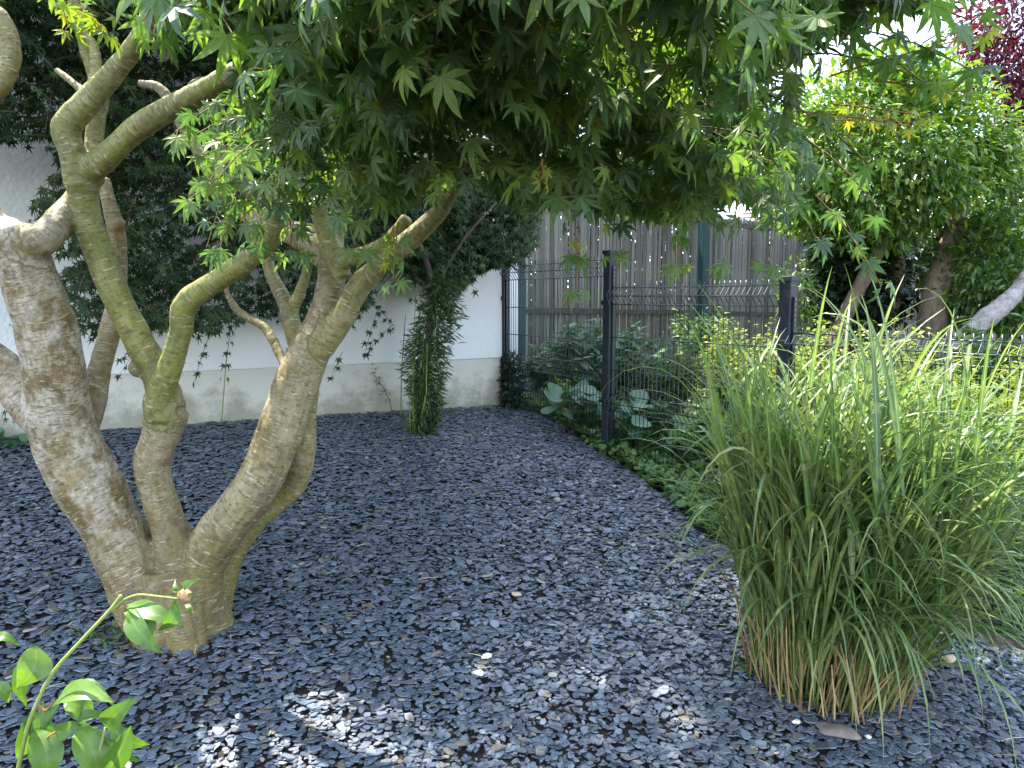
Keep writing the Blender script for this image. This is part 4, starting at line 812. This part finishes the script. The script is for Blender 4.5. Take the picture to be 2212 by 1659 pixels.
leafy('leafy_plant', 'blue-green leafy plant just right of the taller middle post', 'plant', 1360, 800, 5.6, .28, .74, 'bluegreen', P_PEONY, 1200, .11, 60, 32)
leafy('feathery_plant', 'feathery olive-green plant in the middle of the mesh panel', 'plant', 1440, 800, 5.2, .32, .80, 'bamboo', P_NARROW, 2800, .075, 40, 50)
leafy('leafy_plant', 'green leafy plant in shade beside the teal corner post', 'plant', 1180, 850, 6.2, .22, .45, 'bluegreen', P_PEONY, 700, .10, 30, 22)
leafy('flowering_plant', 'low plant with pale yellow tops left of the middle post', 'plant', 1225, 840, 5.5, .2, .38, 'yellow', P_SMALL, 420, .035, 0, 16)
leafy('flowering_plant', 'low plant with pale yellow tops right of the middle post', 'plant', 1345, 840, 5.2, .16, .36, 'yellow', P_SMALL, 300, .035, 0, 14)
leafy('spurge_plant', 'yellow-green spurge in the first sunny gap beside the slat fence', 'plant', 1560, 800, 5.6, .22, .90, 'yellow', P_SMALL, 2200, .042, 60, 40, topflat=.03)
leafy('spurge_plant', 'bright yellow-green spurge directly behind the nearer dark post', 'plant', 1660, 830, 4.9, .36, .9, 'yellow', P_SMALL, 3200, .042, 60, 50, topflat=.04)
leafy('spurge_plant', 'wide yellow-green spurge just right of the nearer dark post', 'plant', 1790, 830, 4.7, .42, .97, 'yellow', P_SMALL, 3600, .042, 60, 50, topflat=.04)
leafy('spurge_plant', 'yellow-green spurge behind the middle of the zebra grass', 'plant', 1930, 830, 4.5, .42, 1.02, 'yellow', P_SMALL, 3200, .042, 0, 50, topflat=.04)
leafy('fern_plant', 'yellow-green ferny plant at the right edge behind the mesh', 'plant', 2170, 850, 3.8, .5, 1.06, 'yellow', P_NARROW, 5000, .075, 60, 60)
leafy('tall_perennial', 'mid green perennial between the teal post and the mesh top', 'plant', 1500, 760, 6.4, .30, .90, 'midgreen', P_PEONY, 900, .08, 40, 26)
leafy('tall_perennial', 'mid green perennial left of the round shrub trunk', 'plant', 1740, 760, 5.5, .25, .92, 'midgreen', P_PEONY, 600, .07, 30, 22)
leafy('tall_perennial', 'mid green perennial in front of the leaning pale trunk', 'plant', 2010, 780, 4.9, .35, .9, 'midgreen', P_NARROW, 1400, .08, 40, 40)
leafy('tall_perennial', 'mid green perennial at the right edge below the pale trunk', 'plant', 2130, 780, 4.7, .45, 1.1, 'midgreen', P_PEONY, 1600, .08, 30, 40)
leafy('broad_leaf_plant', 'broad ribbed leaves arching left of the middle post foot', 'plant', 1265, 860, 5.15, .26, .34, 'bluegreen', P_ROUND, 90, .12, 90, 30)
leafy('broad_leaf_plant', 'broad ribbed leaves arching right of the middle post foot', 'plant', 1400, 880, 4.75, .3, .40, 'bluegreen', P_ROUND, 120, .12, 90, 34)
leafy('broad_leaf_plant', 'broad pale green leaves beside the left edge of zebra grass', 'plant', 1500, 870, 4.5, .24, .46, 'midgreen', P_ROUND, 110, .10, 70, 24)
leafy('conifer_bush', 'low dark conifer behind the mesh at lower right', 'conifer', 2170, 1350, 3.25, .5, .62, 'conifer', P_NARROW, 3600, .042, 0, 70)
leafy('conifer_bush', 'low dark green shrub behind the zebra grass', 'conifer', 1900, 1200, 3.9, .5, .6, 'conifer', P_NARROW, 2200, .05, 0, 50)
# ground cover along the fence foot
gcv = []
for k in range(12500):
    t = random.random() ** .8; 
    a, b = (P1, P2) if random.random() < .36 else ((P2, P3) if random.random() < .75 else (P3, P4)); s = random.random(); p = a + (b - a) * s; d = (b - a).normalized(); n = Vector((-d.y, d.x, 0)); n = n if n.y > 0 else -n
    off = random.uniform(-.16, 1.1) if random.random() < .5 else random.uniform(-.5, .2); q = p + n * off
    if a is P3 and off < .02 and s > .3: continue
    if inpoly([q.x], [q.y], BED)[0]: continue
    gcv.append((q.x, q.y, gz(q.x, q.y) + random.uniform(.0, .09) + max(0, off) * .12 * random.random()))
gc = empty('ground_ivy', P2 + Vector((0, 0, gz(P2.x, P2.y))), 'mass of low green ivy and leaves along the fence foot', 'ground cover'); gc['kind'] = 'stuff'
O = np.array(gcv); K = len(O); scatter(gc, M['midgreen'], P_IVY + P_ROUND, O, np.stack([RNG.normal(size=K), RNG.normal(size=K) - .3, RNG.normal(size=K) * .4], -1), np.array([0, -.35, 1.]) + RNG.normal(0, .35, (K, 3)), RNG.uniform(.02, .055, K), 200)
iv2 = empty('ivy_plant', P1 + Vector((0, 0, gz(P1.x, P1.y))), 'dark ivy climbing the foot of the far corner post', 'ivy'); crown(iv2, M['ivy'], P_IVY, at(1108, 830, 5.8), (.09, .1, .22), 500, .05, 30, 0, .3)
lp = empty('low_weed', onground(25, 965), 'low broad-leaved weed by the wall at the left edge', 'weed'); K = 26; O = np.array([tuple(onground(25, 965) + Vector((random.gauss(0, .06), random.gauss(0, .04), random.uniform(.01, .05)))) for _ in range(K)])
scatter(lp, M['bluegreen'], P_ROUND, O, rdir(K), np.array([0, -.5, 1.]) + RNG.normal(0, .3, (K, 3)), RNG.uniform(.04, .08, K), K)
# ------------------------------------------------------------------ zebra grass
GB = onground(1805, 1500); zg = empty('zebra_grass', GB, 'tall arching zebra grass clump with cream bands and straw base', 'ornamental grass')
blades = []; culms = Acc(); straw = Acc()
def make_blade(p, d, L_, w, bend, seg=11):
    P = [np.array(p)]; d = np.array(d, float); d /= np.linalg.norm(d); ds = L_ / seg; tw = random.gauss(0, .25); sd = np.cross(d, [0, 0, 1.]); sd /= np.linalg.norm(sd) + 1e-6
    ca, sa = math.cos(tw), math.sin(tw); V = []; U = []
    for i in range(seg + 1):
        t = i / seg; ww = w * min(1, .45 + 3 * t) * (1 - t ** 2.6) + .0003; up = np.cross(sd, d); s = sd * ca + up * sa; n_ = -sd * sa + up * ca; q = P[-1]
        V += [q - s * ww + n_ * ww * .35, q, q + s * ww + n_ * ww * .35]; U += [(1, t * L_, 0), (0, t * L_, 0), (1, t * L_, 0)]
        if i < seg:
            d = d + np.array([0, 0, -1.]) * bend * ds * (.35 + 1.9 * t); d /= np.linalg.norm(d); P.append(q + d * ds)
    T = []
    for i in range(seg):
        a = i * 3; T += [(a, a+1, a+4), (a, a+4, a+3), (a+1, a+2, a+5), (a+1, a+5, a+4)]
    return np.array(V), np.array(T), np.array(U)
for c in range(290):
    an = random.uniform(0, 6.28); r = math.sqrt(random.random()); bx = GB.x + math.cos(an) * r * .25; by = GB.y + .08 + math.sin(an) * r * .20; bz = gz(bx, by)
    lean = Vector((math.cos(an) * r * .28 + .12 + random.gauss(0, .06), math.sin(an) * r * .22 + random.gauss(0, .06), 1)).normalized(); H = random.uniform(.48, .88)
    b = Vector((bx, by, bz)); tip = b + lean * H; tip += Vector((lean.x, lean.y, 0)) * .12 * H; cv = catmull([tuple(b), tuple((b + tip) / 2 - Vector((lean.x, lean.y, 0)) * .03), tuple(tip)], 5)
    V, T, U = tube_arrays(cv, np.linspace(.0036, .0014, len(cv)), 4); culms.add(V, T, random.random(), U)
    az = random.uniform(0, 6.28)
    for k in range(random.randint(4, 7)):
        t = random.uniform(.2, .98); i = int(t * (len(cv) - 1)); az += math.pi + random.gauss(0, .5)
        o2 = Vector((math.cos(az), math.sin(az), 0)) * .9 + Vector((lean.x, lean.y, 0)) * 1.1; el = random.uniform(1.6, 3.6) * (.75 + .5 * t); d = (o2 * .55 + Vector((.12, 0, 0)) + Vector((0, 0, 1)) * el * .55)
        blades.append((make_blade(cv[i], d, random.uniform(.38, .78), random.uniform(.0052, .0105), random.uniform(1.5, 4.6) * (1.1 if t < .5 else .8)), random.random()))
    if random.random() < .45:
        blades.append((make_blade(tip, lean + Vector((random.gauss(.05, .12), random.gauss(0, .12), 0)), random.uniform(.2, .34), .003, .5), random.random()))
for c in range(240):
    an = random.uniform(0, 6.28); r = random.random() ** .45; bx = GB.x + math.cos(an) * r * .27; by = GB.y + .07 + math.sin(an) * r * .22; b = Vector((bx, by, gz(bx, by))); l = Vector((math.cos(an) * r * .18 + random.gauss(0, .17), math.sin(an) * r * .18 + random.gauss(0, .17), 1)).normalized()
    h = random.uniform(.09, .24) + .16 * random.random() ** 2; V, T, U = tube_arrays([tuple(b), tuple(b + l * h * .5), tuple(b + l * h + Vector((random.gauss(0, .012), 0, 0)))], [.0030, .0026, .0018], 4); straw.add(V, T, random.random(), U)
app = []
for (bl, r_) in blades:
    c = bl[0].mean(0); x, y, d = proj(c); app.append(1 / d[0] + (0 if (0 < x[0] < 2212 and 0 < y[0] < 1659) else -9))
order = sorted(range(len(blades)), key=lambda k: -app[k]); rest = Acc(); gl = np.array(zg.location); print('blades', len(blades))
for n_, k in enumerate(order):
    (V, T, U), r_ = blades[k]
    if n_ < 300: link('blade', mesh_np('blade', V - gl, T, np.full(len(V), r_), U, True), M['blade'], zg)
    else: rest.add(V, T, r_, U)
rest.build('blade_mass', M['blade'], zg, 'stuff', True); culms.build('culms', M['culm'], zg, 'stuff', True); straw.build('dry_stalks', M['straw'], zg, 'stuff')
for (px, py, lab) in [(1712, 1508, 'larger bright green weed tuft at the front foot of the zebra grass'), (1605, 1452, 'small green weed tuft at the left foot of the zebra grass'), (1750, 1520, 'tiny green weed tuft between zebra grass stalks and slate')]:
    b = onground(px, py); e = empty('weed_tuft', b, lab, 'weed', 'weeds round the grass clump'); K = 70; O = np.array([tuple(b + Vector((random.gauss(0, .022), random.gauss(0, .018), random.uniform(.005, .05)))) for _ in range(K)])
    scatter(e, M['midgreen'], P_SMALL, O, rdir(K), np.array([0, -.4, 1.]) + RNG.normal(0, .3, (K, 3)), RNG.uniform(.012, .024, K), 0)
tf = empty('weed_tuft', onground(252, 1385), 'dark mossy weed tuft at the left foot of the maple', 'weed'); b = onground(245, 1385); K = 160; O = np.array([tuple(b + Vector((random.gauss(0, .05), random.gauss(0, .03), random.uniform(.0, .04)))) for _ in range(K)])
scatter(tf, M['bamboo'], P_SMALL, O, rdir(K), np.array([0, -.4, 1.]) + RNG.normal(0, .3, (K, 3)), RNG.uniform(.012, .03, K), 0)
# ------------------------------------------------------------------ loose stones
def stone(name, label, px, py, sz, mat, flat=.5, seed=0):
    b = onground(px, py); rg = random.Random(seed); me = bpy.data.meshes.new(name); import bmesh
    bm = bmesh.new(); bmesh.ops.create_icosphere(bm, subdivisions=3, radius=1)
    for v in bm.verts:
        n = noise.noise(v.co * 1.3 + Vector((seed * 3.1, 0, 0))) * .35 + noise.noise(v.co * 3 + Vector((seed, 5, 0))) * .12; v.co *= (1 + n); v.co = Vector((v.co.x * sz[0], v.co.y * sz[1], v.co.z * sz[1] * flat))
    for f in bm.faces: f.smooth = True
    bm.to_mesh(me); bm.free(); o = link(name, me, M[mat]); o.location = b + Vector((0, 0, sz[1] * flat * .55 + .008)); o.rotation_euler = (0, 0, rg.uniform(-.5, .5)); return tag(o, label, 'stone' if label else None)
stone('stone', 'brown-grey flat stone in front of the zebra grass', 1810, 1588, (.065, .035), 'stonegrey', .35, 1)
stone('stone', 'tan rounded stone right of the zebra grass by the fence', 2050, 1432, (.026, .018), 'stone', .8, 2)
stone('stone', 'pinkish pale stone caught among the zebra grass stalks', 1790, 1478, (.016, .014), 'pebble', .8, 3)
stone('pebble', 'tiny white pebble at the foot of the grass clump', 1875, 1600, (.010, .008), 'pebble', .7, 4)
stone('pebble', 'cream pebble on slate left of the brown stone', 1720, 1567, (.012, .010), 'pebble', .6, 5)
stone('pebble', 'cream pebble half buried in the middle of the slate', 1052, 1425, (.020, .013), 'pebble', .5, 6)
stone('pebble', 'white pebble in the sunlit patch of slate', 1035, 1462, (.016, .012), 'pebble', .5, 7)
stone('pebble', 'tan pebble on slate upper right of the maple base', 1115, 1290, (.020, .014), 'stone', .5, 8)
# ------------------------------------------------------------------ peony in the foreground
YP = 1.35; pb = at(35, 1740, YP); pe = empty('peony_plant', pb, 'sunlit peony shoot with pink bud at lower left foreground', 'peony')
Q = lambda zx, zy, dy=0.: at(zx * .3921, 1008.6 + zy * .3921, YP + dy); pxm = YP / FPX * .3921; LP = Vector(pe.location)
def pstem(pts, r0, r1, mat, name='stem'):
    c = catmull([tuple(p) for p in pts], 6); V, T, U = tube_arrays(c, np.linspace(r0, r1, len(c)), 7); a = Acc(); a.add(V, T, 0, U); return a.build(name, mat, pe, smooth=True)
pstem([Q(80,1760), Q(110,1620), Q(150,1440), Q(205,1300), Q(290,1135), Q(450,955), Q(600,795), Q(668,708)], .0042, .0030, M['stemgreen'])
pstem([Q(615,795), Q(680,735), Q(760,705), Q(860,712), Q(985,727)], .0022, .0018, M['stemgreen'], 'flower_stalk')
pstem([Q(288,1135,0), Q(240,1085,.01), Q(200,1045,.02)], .002, .0015, M['redtwig'], 'petiole'); pstem([Q(215,1550), Q(280,1475,-.01), Q(400,1425,-.01)], .002, .0015, M['redtwig'], 'petiole'); pstem([Q(205,1300), Q(250,1340,.0), Q(300,1280,-.01)], .0018, .0013, M['redtwig'], 'petiole')
pstem([Q(500,1760,-.02), Q(545,1590,-.02), Q(580,1435,-.02)], .003, .002, M['stemgreen']); pstem([Q(600,795), Q(630,795), Q(680,770)], .0016, .0012, M['redtwig'], 'petiole')
def pleaf(bx, by, tx, ty, w, dy0=0., dy1=0., bow=.0, roll=0., mat='peony', seg=9, name='leaf'):
    b = np.array(Q(bx, by, dy0)); t = np.array(Q(tx, ty, dy1)); ax = t - b; L_ = np.linalg.norm(ax); ax /= L_; view = nrm(-(b + t) / 2 + np.array([0, 0, CAMZ])); s = nrm(np.cross(ax, view)); n_ = np.cross(s, ax); 
    s2 = s * math.cos(roll) + n_ * math.sin(roll); n2 = -s * math.sin(roll) + n_ * math.cos(roll); hw = w / 2 * pxm / max(.35, math.cos(roll)); V = []; U = []
    for i in range(seg + 1):
        u = i / seg; prof = max(.015, math.sin(math.pi * u ** .85)) ** .85 * (1 - .35 * u ** 3); cpt = b + ax * L_ * u + s * bow * pxm * math.sin(math.pi * u) + n2 * (.02 * math.sin(math.pi * u)); f = .22 * hw * prof
        for k, q in enumerate((-1, -.5, 0, .5, 1)):
            und = .08 * hw * math.sin(u * 17 + q * 3) * abs(q); V.append(cpt + s2 * hw * prof * q + n2 * (f * abs(q) + und)); U.append((abs(q), u, 0))
    T = []
    for i in range(seg):
        for k in range(4): a = i * 5 + k; T += [(a, a+1, a+6), (a, a+6, a+5)]
    return link(name, mesh_np(name, np.array(V) - np.array(LP), np.array(T), None, np.array(U), True), M[mat], pe)
for args in [(690,772,825,1022,125,0,-.02,-18,.35),(715,778,902,1032,120,0,-.05,14,-.3),(700,757,1008,880,105,.01,-.02,22,.5),(966,738,868,905,80,0,-.02,-10,.4),
             (198,985,92,1222,190,.02,-.02,-25,.2),(195,985,150,1325,95,.03,.04,12,-.6),(-60,975,110,980,60,.03,.03,0,.7),(-40,1180,48,1300,80,0,0,5,.3),
             (290,1318,635,1300,125,0,-.03,-45,.5),(300,1300,640,1330,70,.02,.0,-70,.7),(240,1300,297,1592,120,.02,.04,14,-.3),(165,1350,92,1610,130,.02,.02,-12,.3),(195,1440,255,1760,185,0,-.03,-20,.15),(430,1405,300,1440,95,0,0,-10,.3),
             (430,1425,545,1740,190,0,-.03,-18,.1),(430,1395,782,1618,120,.02,0,25,-.4),(425,1400,612,1353,70,.01,0,10,.4),(590,1442,762,1258,130,-.02,-.05,-14,.1),(605,1400,828,1530,105,.02,.03,20,-.35),(722,1425,530,1720,130,-.04,-.03,-12,.3),(350,1300,520,1360,140,.03,.05,0,.2),
             (240,1420,330,1300,110,.04,.03,0,.4),(930,1720,985,1635,45,0,0,0,.2)]:
    pleaf(*args)
bud = stone('bud', '', 1, 1600, (1, 1), 'bud', 1, 9); bud.name = 'bud'; bud.scale = (.0118,) * 3; bud.parent = pe; bud.location = Q(1022, 706) - LP
for args in [(1012,672,1106,612,48,0,0,0,.2),(1050,715,1100,687,20,-.01,-.01,0,.2),(992,690,967,620,30,0,0,0,.3),(1015,748,1046,813,32,-.01,-.01,0,.2)]: pleaf(*args, name='sepal')

TR = sorted(((len(o.data.polygons), o.name, o.parent.name if o.parent else '') for o in bpy.data.objects if o.type == 'MESH'), reverse=True)
print('TRIS', sum(t[0] for t in TR), TR[:22])
